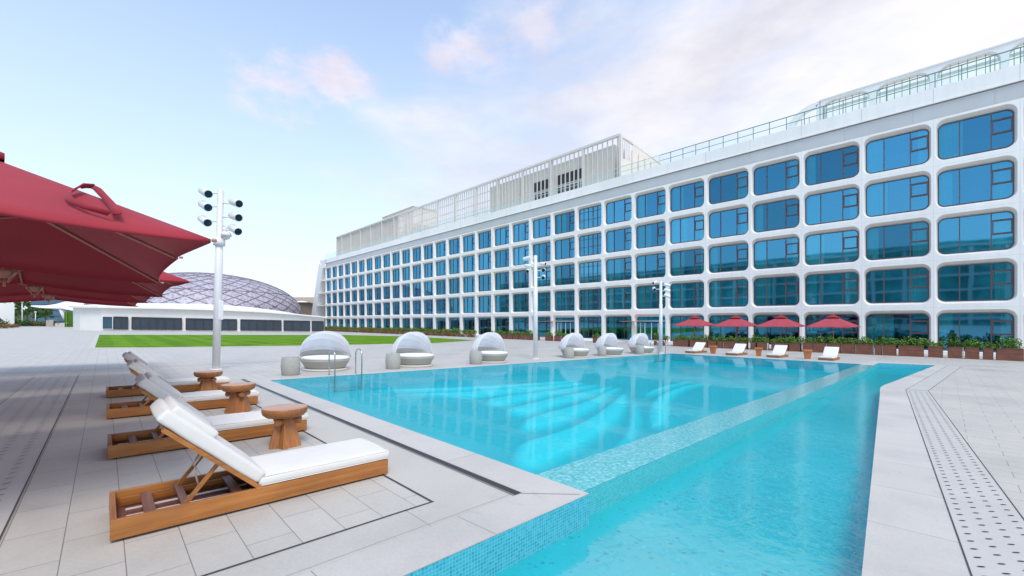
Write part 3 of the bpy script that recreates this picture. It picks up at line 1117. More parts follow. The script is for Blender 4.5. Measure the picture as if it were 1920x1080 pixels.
mb = MB()
for j in range(J0, J1 + 1):
    # corner radii shrink towards the far end
    k = max(0.0, min(1.0, (j - 4) / 9.0))
    r1 = .68 * (1 - k) + .15 * k
    r3 = .45 * (1 - k) + .10 * k
    hw = 2.28 - .15 * k
    for i, cz in enumerate(ROWZ):
        gr = i == 4
        hb1, hb3 = (1.66, 1.50) if not gr else (1.66, 1.66)
        rb1, rb3 = (r1, r3) if not gr else (.05, .04)
        cell(mb, jy(j), cz, CW / 2, PH / 2, PH / 2 if not gr else 2.3,
             [(hw + .02, 1.86, hb1 + .06, r1, rb1, 0.0), (hw - .01, 1.82, hb1 + .02, r1 - .04, rb1, .05), (hw - .13, 1.60, hb3 + .03, r3 + .04, rb3, .50), (hw - .16, 1.54, hb3, r3, rb3, .55)], TX)
hpart(mb, 'wall', M['facade'], recalc=False)
YR, YL = jy(J0) - CW / 2, jy(J1) + CW / 2
mb = MB()
ztop = ROWZ[0] + PH / 2
mb.box((TX + .30, (YR + YL) / 2, ztop + .62), (.3, YL - YR, 1.36))
hpart(mb, 'frieze', M['frieze'])
mb = MB()
mb.box((TX + .50, (YR + YL) / 2 + .5, 20.80), (1.0, YL - YR + 2, .12))
mb.box((TX + .52, (YR + YL) / 2 + .5, 21.48), (.90, YL - YR + 2, 1.24))
mb.box((TX + 12, (YR + YL) / 2, 21.7), (22, YL - YR, .5))
hpart(mb, 'parapet', M['facade'])
mb = MB()
# thin joints in the parapet as shallow drips
y = YR
while y < YL:
    mb.box((TX + .068, y, 21.48), (.012, .02, 1.2))
    mb.box((TX + .146, y + 1.3, ztop + .62), (.012, .02, 1.3))
    y += 4.85
hpart(mb, 'panel_joint', simple('panel joint grey', (.45, .45, .46), .7))
# body behind the windows: floors, back wall, ends
mb = MB()
for i in range(5):
    z = ROWZ[i] - 1.75
    mb.box((TX + 3.2, (YR + YL) / 2, z), (4.9, YL - YR, .35))
mb.box((TX + 3.2, (YR + YL) / 2, ztop - .15), (4.9, YL - YR, .3))
hpart(mb, 'floor_slab', M['roomf'])
mb = MB()
mb.box((TX + 5.4, (YR + YL) / 2, 9.0), (.3, YL - YR, 21))
for j in range(J0, J1 + 2):
    mb.box((TX + 3.0, jy(j) - CW / 2, 9.0), (4.4, .2, 21))
hpart(mb, 'room_wall', M['room'])
mb = MB()
mb.box((TX + 14, YR - .2, 10), (26.6, .3, 23.2))
mb.box((TX + 14, YL + .3, 10), (26.0, .3, 23.2))
mb.box((TX + 26, (YR + YL) / 2, 10), (.3, YL - YR, 23.2))
hpart(mb, 'end_wall', M['cream'])
# slanting far end
mb = MB()
fa = [(143.2, 19.3), (146.6, 21.3), (156.0, -1.3), (152.6, -1.3)]
for x in (TX - .2, TX + 3.0):
    pass
lo = [mb.v((TX - .2, y, z)) for y, z in fa]
hi = [mb.v((TX + 3.5, y, z)) for y, z in fa]
mb.face(lo)
mb.face(hi[::-1])
for i in range(4):
    mb.face([lo[i], lo[(i + 1) % 4], hi[(i + 1) % 4], hi[i]])
mb.poly([(TX - .15, YL - .3, 19.35), (TX - .15, 143.4, 19.35), (TX - .15, 146.5, 22.1), (TX - .15, YL - .3, 22.1)])
for i in range(1, 5):
    z = ROWZ[i] + PH / 2
    ye = 143.2 + (19.3 - z) * .456 + 1.2
    mb.box((TX + 1.4, (YL - .2 + ye) / 2, z), (3.0, ye - YL + .2, .35))
hpart(mb, 'end_buttress', M['white'])
mb = MB()
mb.poly([(TX + 2.6, YL - .2, -1.3), (TX + 2.6, 152.5, -1.3), (TX + 2.6, 143.4, 19.4), (TX + 2.6, YL - .2, 19.4)])
for i, n_ in ((0, 0), (1, 0), (2, 1), (3, 1), (4, 2)):
    pass
hpart(mb, 'loggia_wall', M['cream'])


def frame_ring(mb, hw, ht, hb, rt, rb, wd=.055, dx=(.40, .52)):
    o = rr(hw, ht, hb, rt, rb)
    i_ = rr(hw - wd, ht - wd, hb - wd, max(.02, rt - wd), max(.01, rb - wd))
    A = [mb.v((dx[0], a, b)) for a, b in o]
    B = [mb.v((dx[0], a, b)) for a, b in i_]
    C = [mb.v((dx[1], a, b)) for a, b in i_]
    K = len(A)
    for k in range(K):
        q = (k + 1) % K
        mb.face([A[k], A[q], B[q], B[k]])
        mb.face([B[k], B[q], C[q], C[k]])


def make_window_parts(mbF, mbG, mbC, kind, hw, r3, cy, cz, gr, curtain_seed, x0=0.0):
    ht, hb, rb = 1.54, (1.50 if not gr else 1.66), (r3 if not gr else .04)
    keep = mbF.M.copy()
    for m_ in (mbF, mbG, mbC):
        if m_:
            m_.M = Matrix.Translation((x0, cy, cz))
    W = hw - .16
    frame_ring(mbF, W + .01, ht + .01, hb + .01, r3 + .01, rb + .01)
    fx = .445
    if kind == 'grid':
        for q in range(1, 5):
            mbF.box((fx, -W + 2 * W * q / 5, (ht - hb) / 2), (.09, .06, ht + hb - .06))
        for zz in (ht - .62, (ht - hb) / 2 - .25):
            mbF.box((fx + .004, 0, zz), (.08, 2 * W - .06, .055))
    elif kind == 'door':
        mbF.box((fx, 0, ht - .62), (.12, 2 * W - .06, .10))
        for yy in (-1.05, -.1, .85, 1.5):
            mbF.box((fx + .004, yy, -.45), (.09, .07, ht + hb - 1.0))
    else:
        ya, yb = W - 1.27, -W + 1.18           # +y is the left side seen from the pool
        for yy in (ya, yb):
            mbF.box((fx, yy, (ht - hb) / 2), (.10, .07, ht + hb - .07))
        zt, zb = ht - .62, ht - 1.78
        for zz in (zt, zb):
            mbF.box((fx + .004, (-W + yb) / 2, zz), (.09, W + yb - .06, .06))
        # thick operable sash
        a, b = -W + .06, yb - .06
        for zz in (zt - .07, zb + .07):
            mbF.box((fx - .03, (a + b) / 2, zz), (.05, b - a, .07))
        for yy in (a + .03, b - .03):
            mbF.box((fx - .034, yy, (zt + zb) / 2), (.05, .06, zt - zb - .14))
    if mbG:
        mbG.face([mbG.v((.48, a, b)) for a, b in rr(W - .02, ht - .02, hb - .02, r3, rb)][::-1])
    if mbC and curtain_seed is not None:
        rg = random.Random(curtain_seed)
        spans = []
        if rg.random() < .9:
            spans.append((W, W - rg.uniform(.7, 2.0)))
        if rg.random() < .6:
            spans.append((-W + rg.uniform(.5, 1.3), -W))
        for a, b in spans:
            n_ = int((a - b) / .055)
            prev = None
            for k in range(n_ + 1):
                yy = a + (b - a) * k / n_
                xx_ = 1.05 + .05 * math.sin(k * 1.9) + .02 * math.sin(k * .7)
                cur = (mbC.v((xx_, yy, -hb)), mbC.v((xx_, yy, ht + .1)))
                if prev:
                    mbC.face([prev[0], cur[0], cur[1], prev[1]], True)
                prev = cur


NEARJ = [j for j in range(J0, J1 + 1)][:20]
wmesh = {}


def cellspec(j):
    k = max(0.0, min(1.0, (j - 4) / 9.0))
    return 2.28 - .15 * k, .45 * (1 - k) + .10 * k


for j in NEARJ:
    hw, r3 = cellspec(j)
    for i, cz in enumerate(ROWZ):
        gr = i == 4
        kind = 'grid' if j == 8 else ('door' if (gr and j in (6, 9)) else 'std')
        key = (round(hw, 3), kind, gr, (j * 5 + i) % 6)
        if key not in wmesh:
            f, g, c = MB(), MB(), MB()
            make_window_parts(f, g, c, kind, hw, r3, 0, 0, gr, hash_seed if False else (j * 31 + i * 7))
            fo = f.build('window', M['mull'] if kind != 'door' else M['mullw'], hotel, recalc=True)
            go = g.build('pane', M['glass'], fo, recalc=False)
            cobj = c.build('curtain', M['curtain'], fo, recalc=False)
            wmesh[key] = fo
            o = fo
        else:
            o = copy_tree(wmesh[key], hotel)
        o.location = (0, jy(j) - 60, cz - gz(TX))
f, g, c = MB(), MB(), MB()
for j in range(NEARJ[-1] + 1, J1 + 1):
    hw, r3 = cellspec(j)
    for i, cz in enumerate(ROWZ):
        make_window_parts(f, g, c, 'std', hw, r3, jy(j), cz, i == 4, j * 31 + i * 7, TX)
for m_ in (f, g, c):
    m_.M = Matrix.Identity(4)
fo = hpart(f, 'window', M['mull'])
fo['kind'] = 'stuff'
go = hpart(g, 'pane', M['glass'], recalc=False)
go.parent = fo
cc = hpart(c, 'curtain', M['curtain'], recalc=False)
cc.parent = fo
# two entrances: dark doorway leaf, steps and thin canopy
for j in (6, 9):
    yc = jy(j)
    mb = MB()
    mb.box((TX + .60, yc - .62, ROWZ[4] - .62), (.05, .9, 2.0))
    hpart(mb, 'door', simple('dark door leaf', (.01, .015, .03), .2))
for j in (5, 6, 7, 8, 9, 10):
    mb = MB()
    mb.box((TX - .35, jy(j), gz(TX) + .10), (.7, 3.2, .24))
    mb.box((TX - .95, jy(j) - .3, gz(TX) + .02), (.5, 1.4, .12))
    hpart(mb, 'doorstep', M['white'])
for j in (6.45, 9.6):
    mb = MB()
    mb.box((TX - .8, jy(j), 1.75), (1.6, 2.6, .06))
    mb.box((TX - .8, jy(j) + 1.0, 1.72), (1.5, .5, .05))
    hpart(mb, 'awning', M['copper'])


# roof railings
def railing(name, y0, y1, x, z0, z1, metal, label, cat='railing', wd=.06, step=1.6, glass=True):
    t = empty(name, (x, y0, z0))
    tag(t, label, cat)
    L = y1 - y0
    H = z1 - z0
    mb = MB()
    mb.box((0, L / 2, H), (.09, L, .07))
    mb.build('top_rail', metal, t)
    mb = MB()
    mb.box((0, L / 2, H * .48), (.05, L, .05))
    mb.build('middle_rail', metal, t)
    mb = MB()
    y = .1
    n = 0
    while y < L:
        mb.box((.012, y, H / 2 - .02), (wd, wd, H))
        y += step
        n += 1
    mb.build('post', metal, t)['kind'] = 'stuff'
    if glass:
        mb = MB()
        mb.poly([(.05, .05, .08), (.05, L - .05, .08), (.05, L - .05, H - .1), (.05, .05, H - .1)])
        mb.build('glass_panel', M['glassg'], t)
    return t


railing('roof_railing', YR, y_on(1236, TX), TX + .35, 22.1, 23.5, M['green_metal'], 'grey green metal rail with clear glass along the hotel roof edge, nearer half')
railing('roof_railing', y_on(1236, TX), YL + 1.0, TX + .35, 22.1, 23.5, M['white2'], 'white railing with glass panels along the far half of the hotel roof edge', step=3.2)

# white arched screen on the roof
sx_, sz1 = 54.4, 25.05
t = empty('roof_screen', (sx_, 0, 21.95))
tag(t, 'white roof screen of rounded frames with an arched end above the nearer windows', 'screen')
mb = MB()
mb.M = Matrix.Translation((-sx_, 0, -21.95))
sw = 4.25
edge = y_on(1537, sx_) - sw / 2
for k in range(7):
    cyy = edge - k * sw
    for xo in (0, .35):
        cell(mb, cyy, 23.45, sw / 2, 1.60, 1.5, [(sw / 2 - .22, 1.36, 1.5, .85, .02, 0.0), (sw / 2 - .26, 1.32, 1.5, .8, .02, .30)], sx_ + xo)
    mb.box((sx_ + .2, cyy, sz1 + .03), (.55, sw, .1))
# arched end
A = [(edge + sw / 2 + 3.3 * q, 21.95 + 3.1 * math.sqrt(max(0, 1 - q ** 2.1))) for q in [i / 14 for i in range(15)]]
B = [(edge + sw / 2 + .3 + 2.3 * q, 21.95 + 2.55 * math.sqrt(max(0, 1 - q ** 2.1))) for q in [i / 14 for i in range(15)]]
for i in range(14):
    for x1 in (sx_, sx_ + .55):
        mb.poly([(x1, *A[i]), (x1, *A[i + 1]), (x1, *B[i + 1]), (x1, *B[i])])
    mb.poly([(sx_, *A[i]), (sx_ + .55, *A[i]), (sx_ + .55, *A[i + 1]), (sx_, *A[i + 1])])
    mb.poly([(sx_, *B[i]), (sx_ + .55, *B[i]), (sx_ + .55, *B[i + 1]), (sx_, *B[i + 1])])
mb.poly([(sx_, edge + sw / 2 - .05, 21.95), (sx_, edge + sw / 2 + .32, 21.95), (sx_, edge + sw / 2 + .32, sz1 - .4), (sx_, edge + sw / 2 - .05, sz1 - .05)])
mb.build('frame', M['white'], t)
mb = MB()
mb.M = Matrix.Translation((-sx_, 0, -21.95))
for k in range(7):
    cyy = edge - k * sw
    for q in range(1, 8):
        mb.box((sx_ + .42, cyy - sw / 2 + sw * q / 8, 23.3), (.05, .045, 3.0))
    mb.box((sx_ + .416, cyy, 23.75), (.04, sw - .5, .045))
for q in (1, 2):
    mb.box((sx_ + .42, edge + sw / 2 + .3 + .7 * q, 22.9), (.05, .045, 1.9))
mb.build('mullion', M['green_metal'], t)
mb = MB()
mb.M = Matrix.Translation((-sx_, 0, -21.95))
for k in range(-1, 7):
    cyy = edge - k * sw - sw / 2
    mb.bar((sx_ + .5, cyy, 24.6), (sx_ + 2.6, cyy + .3, 21.95), .16, .3)
    mb.box((sx_ + 2.6, cyy, 23.4), (.25, .25, 3.0))
mb.box((sx_ + 2.6, edge - 3 * sw, 24.95), (.3, 7 * sw, .2))
mb.build('brace', M['white2'], t)
mb = MB()
mb.M = Matrix.Translation((-sx_, 0, -21.95))
mb.poly([(sx_ + .46, edge + sw / 2, 21.95), (sx_ + .46, edge - 6.5 * sw, 21.95), (sx_ + .46, edge - 6.5 * sw, 24.7), (sx_ + .46, edge + sw / 2, 24.7)])
mb.build('glass_panel', M['glassg'], t)

# slatted plant room on the roof
ex = 56.0
EZ0, EZ1 = 21.95, 29.9
EY0, EY1 = y_on(1164, ex), y_on(632, ex)
t = empty('plant_enclosure', (ex, EY0, EZ0))
tag(t, 'long cream slatted plant enclosure standing on the far part of the hotel roof', 'roof building')
TM = Matrix.Translation((-ex, -EY0, -EZ0))


def epart(mb, name, mat, par=t, **k):
    mb.M = Matrix.Identity(4)
    o = mb.build(name, mat, **k)
    for v_ in o.data.vertices:
        v_.co = TM @ v_.co
    o.parent = par
    return o


OA, OB = y_on(917, ex), y_on(745, ex)
mb = MB()
mb.box((ex, (EY0 + EY1) / 2, EZ1), (.5, EY1 - EY0, .35))
mb.box((ex + 12, EY0, EZ1 - 1.0), (24, .3, .3), Matrix.Rotation(R(4), 4, 'Y'))
y = EY0
while y < EY1:
    mb.box((ex - .02, y, (EZ0 + EZ1) / 2), (.42, .38, EZ1 - EZ0 - .2))
    y += 6.9
mb.box((ex, EY1, (EZ0 + EZ1) / 2), (.5, .4, EZ1 - EZ0))
epart(mb, 'frame', M['white2'])
mb = MB()
y = EY0 + .55
while y < EY1 - .2:
    hh = EZ1 - EZ0 - .3
    mb.box((ex + .06, y, EZ0 + hh / 2), (.16, .16, hh))
    y += .92 if y < OA else .75
for zz in (24.3, 26.3, 28.2):
    mb.box((ex + .28, (OA + OB) / 2, zz), (.1, OB - OA, .16))
epart(mb, 'slat', M['white2'])
mb = MB()
mb.box((ex + 1.72, (EY0 + 1.2 + OA) / 2, 25.4), (3.0, OA - EY0 - 1.2, 6.9))
epart(mb, 'inner_wall', M['cream'])
mb = MB()
mb.box((ex + 1.02, (OB + EY1) / 2, 25.8), (1.6, EY1 - OB, 7.7))
epart(mb, 'inner_wall', M['cream'])
mb = MB()
for a, b in ((1003, 1036), (1046, 1085), (1087, 1099)):
    ya, yb = y_on(a, ex + .6), y_on(b, ex + .6)
    for q in (-.02, 1.0):
        pass
    mb.box((ex + .20, (ya + yb) / 2, 25.9), (.06, abs(ya - yb), 1.9))
    mb.box((ex + .20, (ya + yb) / 2, 24.0), (.06, abs(ya - yb), 1.3))
epart(mb, 'louvre', simple('black louvre', (.02, .02, .025), .5))
mb = MB()
# near end wall: sloping top, panels
mb.poly([(ex + .2, EY0 - .1, EZ0), (ex + 24, EY0 - .1, EZ0), (ex + 24, EY0 - .1, EZ1 - 2.6), (ex + 3.4, EY0 - .1, EZ1 - .5), (ex + 2.2, EY0 - .1, EZ1 - 3.2), (ex + .2, EY0 - .1, EZ1 - 3.6)])
for q in range(3, 24, 2):
    mb.box((ex + q, EY0 - .2, (EZ0 + EZ1 - 1.5) / 2), (.12, .12, EZ1 - EZ0 - 1.5 - q * .06))
epart(mb, 'end_panel', M['cream'])
mb = MB()
for q in range(4):
    mb.box((ex + .5 + q * .6, EY0 - .05, EZ1 - 1.7), (.08, .1, 3.4))
mb.box((ex + 1.6, EY0 - .05, EZ1 - .25), (3.2, .3, .3))
epart(mb, 'corner_frame', M['white2'])

b_ = MB()
a0, a1 = y_on(717, 66), y_on(775, 66)
zz = 1.7 + 1.392 * 66 * (603 - 391) / (764 - 195)
b_.box((70, (a0 + a1) / 2, zz - 2.5), (8, abs(a0 - a1), 5), bev=.12)
b_.box((70, (a0 + a1) / 2, zz + .06), (8.4, abs(a0 - a1) + .5, .16))
tag(b_.build('lift_housing', M['cream']), 'small plain cream block rising behind the slatted roof enclosure', 'roof building')

# building across the terrace, seen as reflections in the hotel glass
t = empty('office_building', (-48, 40, gz(-48)))
tag(t, 'white framed building facing the hotel, mirrored in its lower windows', 'building')
mb = MB()
for j in range(-12, 24):
    mb.box((0, j * 6.0 - 20, 9.5), (.8, .8, 19))
for k in range(6):
    mb.box((.03, 20, 1.5 + k * 3.6), (.9, 216, .6))
mb.build('wall', M['white'], t)
mb = MB()
mb.box((-3.4, 20, 10), (6, 216, 21.5))
mb.build('glazing', simple('dark teal glazing', (.14, .55, .52), .5, .5, .2), t)


# ------------------------------------------------------------------ foliage
def leaf_cloud(mb, rg, c, rad, n, size, flat=0.0):
    c = Vector(c)
    for _ in range(n):
        while True:
            p = Vector((rg.uniform(-1, 1), rg.uniform(-1, 1), rg.uniform(-1, 1)))
            if .25 < p.length < 1:
                break
        p = Vector((p.x * rad[0], p.y * rad[1], p.z * rad[2])) + c
        a = Vector((rg.gauss(0, 1), rg.gauss(0, 1), rg.gauss(0, .6) + .4)).normalized()
        b = a.cross(Vector((rg.gauss(0, 1), rg.gauss(0, 1), rg.gauss(0, 1)))).normalized()
        s_ = size * rg.uniform(.6, 1.4)
        u, v_ = a * s_, b * s_ * .42
        mb.poly([p - u * .1, p + u * .45 + v_, p + u, p + u * .45 - v_])


def shrub_mesh(seed, L, H, n, size, D=.42):
    rg = random.Random(seed)
    mb = MB()
    k = max(3, int(L / .22))
    for i in range(k):
        h = H * rg.uniform(.55, 1.15)
        leaf_cloud(mb, rg, (rg.uniform(-.1, .1), -L / 2 + L * (i + .5) / k, h * .5), (D * rg.uniform(.7, 1.1), .26, h * .62), n // k, size)
    return mb


def tall_shrub(seed):
    rg = random.Random(seed)
    mb = MB()
    for i in range(7):
        z = .15 + i * .13
        r = .34 * (1 - i / 9)
        leaf_cloud(mb, rg, (rg.uniform(-.07, .07), rg.uniform(-.07, .07), z), (r, r, .16), 55, .10)
    return mb


PX = 44.4


def yp(px):
    return y_on(px, PX)


spans4 = [(-60, 78, 1), (80, 168, 1), (183, 270, 1), (272, 370, 1), (380, 488, 1), (490, 598, 1), (602, 735, 1), (748, 806, 1), (810, 920, 1), (933, 1138, 1), (1165, 1290, 1), (1318, 1440, 1), (1455, 1575, 1), (1598, 1685, 1), (1702, 1925, 1), (1945, 2080, 1)]
PL = []
for a, b, _ in spans4:
    PL.append((1460 + a * .2396, 1460 + b * .2396))
for a, b in ((60, 140), (150, 243), (245, 293), (295, 325), (328, 408), (410, 450), (470, 500), (505, 558)):
    PL.append((1240 + a * .354, 1240 + b * .354))
for a, b in ((150, 218), (265, 346), (357, 420), (762, 822), (1545, 1608), (1650, 1700)):
    PL.append((1000 + a * .1458, 1000 + b * .1458))
for i in range(8):
    PL.append((915 + i * 11.6, 925.5 + i * 11.6))
PL.sort(key=lambda q: -q[0])
ords = ['first', 'second', 'third', 'fourth', 'fifth', 'sixth', 'seventh', 'eighth', 'ninth', 'tenth', 'eleventh', 'twelfth', 'thirteenth', 'fourteenth', 'fifteenth', 'sixteenth', 'seventeenth', 'eighteenth', 'nineteenth', 'twentieth', 'twenty-first', 'twenty-second', 'twenty-third', 'twenty-fourth', 'twenty-fifth', 'twenty-sixth', 'twenty-seventh', 'twenty-eighth', 'twenty-ninth', 'thirtieth']


def ordn(i):
    if i < 30:
        return ords[i]
    return 'thirty-' + ords[i - 30] if i < 39 else 'fortieth'


shrub_cache = {}
for idx, (a, b) in enumerate(PL):
    ya, yb = yp(b), yp(a)                       # ya < yb
    L = yb - ya - .05
    yc = (ya + yb) / 2
    H = .82 if a > 1500 else .72
    t = empty('planter_box', (PX + .35, yc, gz(PX)))
    size_w = 'long' if L > 3.0 else ('short' if L < 1.3 else 'medium')
    tag(t, '%s brown timber planter, %s from the right in the row before the hotel' % (size_w, ordn(idx)), 'planter', 'timber planters along the hotel')
    mb = MB()
    wz = .04
    mb.box((-.33, 0, H / 2), (wz, L, H))
    mb.box((.33, 0, H / 2), (wz, L, H))
    for s_ in (-1, 1):
        mb.box((0, s_ * (L / 2 - .02), H / 2), (.62, wz, H - .004))
    mb.build('box', M['planter'], t)
    mb = MB()
    mb.box((-.34, 0, H + .012), (.07, L + .01, .025))
    mb.box((.34, 0, H + .012), (.07, L + .01, .025))
    mb.build('rim', M['planter'], t)
    mb = MB()
    mb.box((0, 0, H - .08), (.60, L - .08, .04))
    mb.build('soil', M['soil'], t)
    if idx in (9, 10, 11, 12, 13) or idx % 4 == 0:
        mb = MB()
        mb.box((0, -L / 2 - .05, H / 2), (.5, .05, H * .9))
        mb.build('end_bracket', M['white_metal'], t)
    key = (round(L * 2) / 2, idx % 3)
    if key not in shrub_cache:
        Lk = max(.7, key[0])
        shrub_cache[key] = shrub_mesh(idx + 5, Lk - .15, .5, int(420 * Lk) + 150, .085).build('shrub', M['leaf'], recalc=False)
        o = shrub_cache[key]
    else:
        o = shrub_cache[key].copy()
        COL.objects.link(o)
    o.location = (PX + .35, yc, gz(PX) + H - .08)
    o.scale = (1, 1.08, 1.2 + .25 * math.sin(idx * 2.3))
    tag(o, 'bright green low shrub filling the %s planter from the right' % ordn(idx), 'shrub', 'shrubs in the timber planters')
for n_, (px, lab) in enumerate(((1330, 'small dark bush rising from the planters behind the third pale lounger from right'), (1650, 'dark rounded bush above the planters, halfway to the frame edge'), (1702, 'taller dark bush standing in the long planter near the eighth window'), (1788, 'tallest dark green bush above the planters before the last window pair'), (1552, 'dark leafy bush in the planter under the last red parasol'), (1417, 'dark bush between the middle red parasols in the planter row'))):
    o = tall_shrub(40 + n_).build('bush', M['leafd'], recalc=False)
    o.location = (PX + .4, yp(px), gz(PX) + .72)
    k = (.95, .8, .75, 1.05, .85, .7)[n_]
    o.scale = (k, k, k)
    tag(o, lab, 'bush')
# far row of red and green plants
protoR = [shrub_mesh(80 + q, 2.2, .85, 520, .16, .55).build('low_plant', M['leafr'], recalc=False) for q in range(3)]
protoG = [shrub_mesh(90 + q, 2.2, .7, 420, .17, .5).build('low_plant', M['leaf'], recalc=False) for q in range(3)]
y = 58.0
q = 0
while y < 150:
    for pr, dz, lab, off in ((protoR, 0.0, 'reddish leafy plant in the lower tier of the long bed along the far hotel wall', -.25), (protoG, .62, 'bright green plant in the upper tier of the long bed along the far hotel wall', .35)):
        pos = (46.2 + off + rnd.uniform(-.2, .2), y + rnd.uniform(-.3, .3), gz(46.2) + dz)
        o = pr[q % 3]
        if q >= 3:
            o = o.copy()
            COL.objects.link(o)
        o.location = pos
        o.scale = (1, 1, rnd.uniform(.8, 1.2))
        tag(o, lab, 'plant', 'red plants along the far hotel wall' if dz == 0 else 'green plants along the far hotel wall')
    y += 2.3
    q += 1


# ------------------------------------------------------------------ loungers
def make_lounger():
    t = empty('sun_lounger', (0, 0, 0))
    L, Wd, H = 2.30, .78, .155
    z0 = .022
    # side boards, each its own part
    for s_ in (0, 1):
        mb = MB()
        mb.box((L / 2, .02 + s_ * (Wd - .04), z0 + H / 2), (L, .035, H), bev=.004)
        mb.build('side_board', M['teak'], t)
    for x in (.02, L - .02):
        mb = MB()
        mb.box((x, Wd / 2, z0 + H / 2), (.035, Wd - .078, H - .002), bev=.004)
        mb.build('end_board', M['teaky'], t)
    for x in (.22, L - .22):
        mb = MB()
        mb.box((x, Wd / 2, z0 / 2 + .004), (.22, Wd - .12, z0 + .02))
        mb.build('foot', M['teakd'], t)
    # inner rails and slats
    mb = MB()
    for y_ in (.12, Wd - .12):
        mb.box((.62, y_, .115), (1.1, .03, .04))
    mb.build('inner_rail', M['teak'], t)
    for x in (.24, .86):
        mb = MB()
        mb.box((x, Wd / 2, .135), (.075, Wd - .2, .022))
        mb.build('cross_slat', M['teakd'], t)
    mb = MB()
    for y_ in (.3, .48):
        mb.bar((.1, y_, .085), (1.0, y_, .085), .012)
    mb.build('rod', M['white_metal'], t)
    mb = MB()
    mb.box((L / 2, Wd / 2, .034), (L - .08, Wd - .08, .012))
    mb.build('bottom_board', M['teakd'], t)
    mb = MB()
    mb.box((1.62, Wd / 2, z0 + H - .02), (1.26, Wd - .08, .025))
    mb.build('seat_deck', M['teakd'], t)
    # backrest frame
    P, T = Vector((.98, 0, .185)), Vector((.30, 0, .82))
    d = (T - P).normalized()
    nn = Vector((-d.z, 0, d.x))
    if nn.z < 0:
        nn = -nn
    mb = MB()
    for y_ in (.045, Wd - .045):
        mb.bar(P + Vector((.06, y_, -.035)) , T + Vector((0, y_, 0)), .035, .07, up=(0, 1, 0))
    for k in (.06, .3, .55, .8, .97):
        c = P + (T - P) * k
        mb.bar(c + Vector((0, .06, 0)), c + Vector((0, Wd - .06, 0)), .05, .02, up=nn)
    mb.build('backrest_frame', M['teak'], t)
    # prop frame
    mb = MB()
    A = P + (T - P) * .42
    for y_ in (.11, Wd - .11):
        mb.bar(A + Vector((0, y_, -.01)), (.47, y_, .15), .03, .03)
    mb.build('prop_strut', M['teak'], t)
    mb = MB()
    mb.bar((.47, .08, .145), (.47, Wd - .08, .145), .055, .03)
    mb.build('prop_bar', M['teakd'], t)
    # webbing loop
    mb = MB()
    K = P + (T - P) * .62 + Vector((0, .2, -.03))
    mb.tube([K + Vector((.02, -.08, 0)), K + Vector((-.03, -.05, -.09)), K + Vector((-.02, .02, -.12)), K + Vector((.0, .1, -.08)), K + Vector((.05, .13, -.01))], .009, 6)
    mb.tube([K + Vector((-.02, .0, -.11)), K + Vector((-.01, .01, -.2)), K + Vector((.02, 0, -.33))], .008, 6)
    mb.build('webbing', M['strap'], t)

    # cushions: rounded slabs with slight puffiness
    def cushion(Lc, Wc, Tc, rot, c, name, seed, br=.035):
        rg = random.Random(seed)
        b2 = bmesh.new()
        bmesh.ops.create_cube(b2, size=1.0)
        for v_ in b2.verts:
            v_.co = Vector((v_.co.x * Lc, v_.co.y * Wc, v_.co.z * Tc))
        bmesh.ops.bevel(b2, geom=list(b2.edges), offset=br, segments=4, profile=.55, affect='EDGES')
        long = [e_ for e_ in b2.edges if abs((e_.verts[0].co - e_.verts[1].co).x) > Lc * .5]
        bmesh.ops.subdivide_edges(b2, edges=long, cuts=9, use_grid_fill=True)
        wide = [e_ for e_ in b2.edges if abs((e_.verts[0].co - e_.verts[1].co).y) > Wc * .5]
        bmesh.ops.subdivide_edges(b2, edges=wide, cuts=5, use_grid_fill=True)
        for v_ in b2.verts:
            kx, ky = v_.co.x / (Lc / 2), v_.co.y / (Wc / 2)
            puff = (1 - kx ** 4) * (1 - ky ** 4)
            v_.co.z += (.012 * puff + .003 * math.sin(kx * 7 + seed) * math.cos(ky * 4)) * (1 if v_.co.z > 0 else -.3)
        mb = MB()
        m_ = Matrix.Translation(c) @ rot
        mb.add(b2, m_, True)
        return mb.build(name, M['cushion'], t)
    cushion(1.33, Wd - .03, .095, Matrix.Identity(4), Vector((1.665, Wd / 2, .228)), 'seat_cushion', 1)
    mb = MB()
    for z_ in (.188, .268):
        x0_, x1_, y0_, y1_, c_ = 1.005, 2.325, .022, Wd - .022, .03
        mb.tube([(x0_ + c_, y0_, z_), (x1_ - c_, y0_, z_), (x1_, y0_ + c_, z_), (x1_, y1_ - c_, z_), (x1_ - c_, y1_, z_), (x0_ + c_, y1_, z_), (x0_, y1_ - c_, z_), (x0_, y0_ + c_, z_), (x0_ + c_, y0_, z_)], .005, 6)
    mb.build('piping', M['cushion'], t)
    ang = math.atan2(d.z, d.x)
    rotm = Matrix.Rotation(-ang, 4, 'Y')
    cc = P + (T - P) * .56 + nn * .085 + Vector((0, Wd / 2, 0))
    cushion(1.02, Wd - .02, .12, rotm, cc, 'back_cushion', 2)
    # head pillow folded over the top
    cp = P + (T - P) * .84 + nn * .165 + Vector((0, Wd / 2 + .02, 0))
    pil = cushion(.42, Wd - .06, .07, rotm, cp, 'head_pillow', 3, .03)
    return t


LP = make_lounger()
place = [(.03, 4.44, 'nearest teak sun lounger with cream cushions, in front of the first stool'),
         (.03, 7.12, 'teak sun lounger between the first and second wooden stools'),
         (.03, 10.10, 'teak sun lounger between the second and third wooden stools'),
         (.03, 12.92, 'farthest of the four near teak loungers, its foot by the camera pole')]
for i, (x, y, lab) in enumerate(place):
    o = LP if i == 0 else copy_tree(LP)
    o.location = (x, y, gz(x))
    o.rotation_euler = TILT
    tag(o, lab, 'sun lounger', 'teak loungers under the red umbrellas')
    if i == 0:
        pass
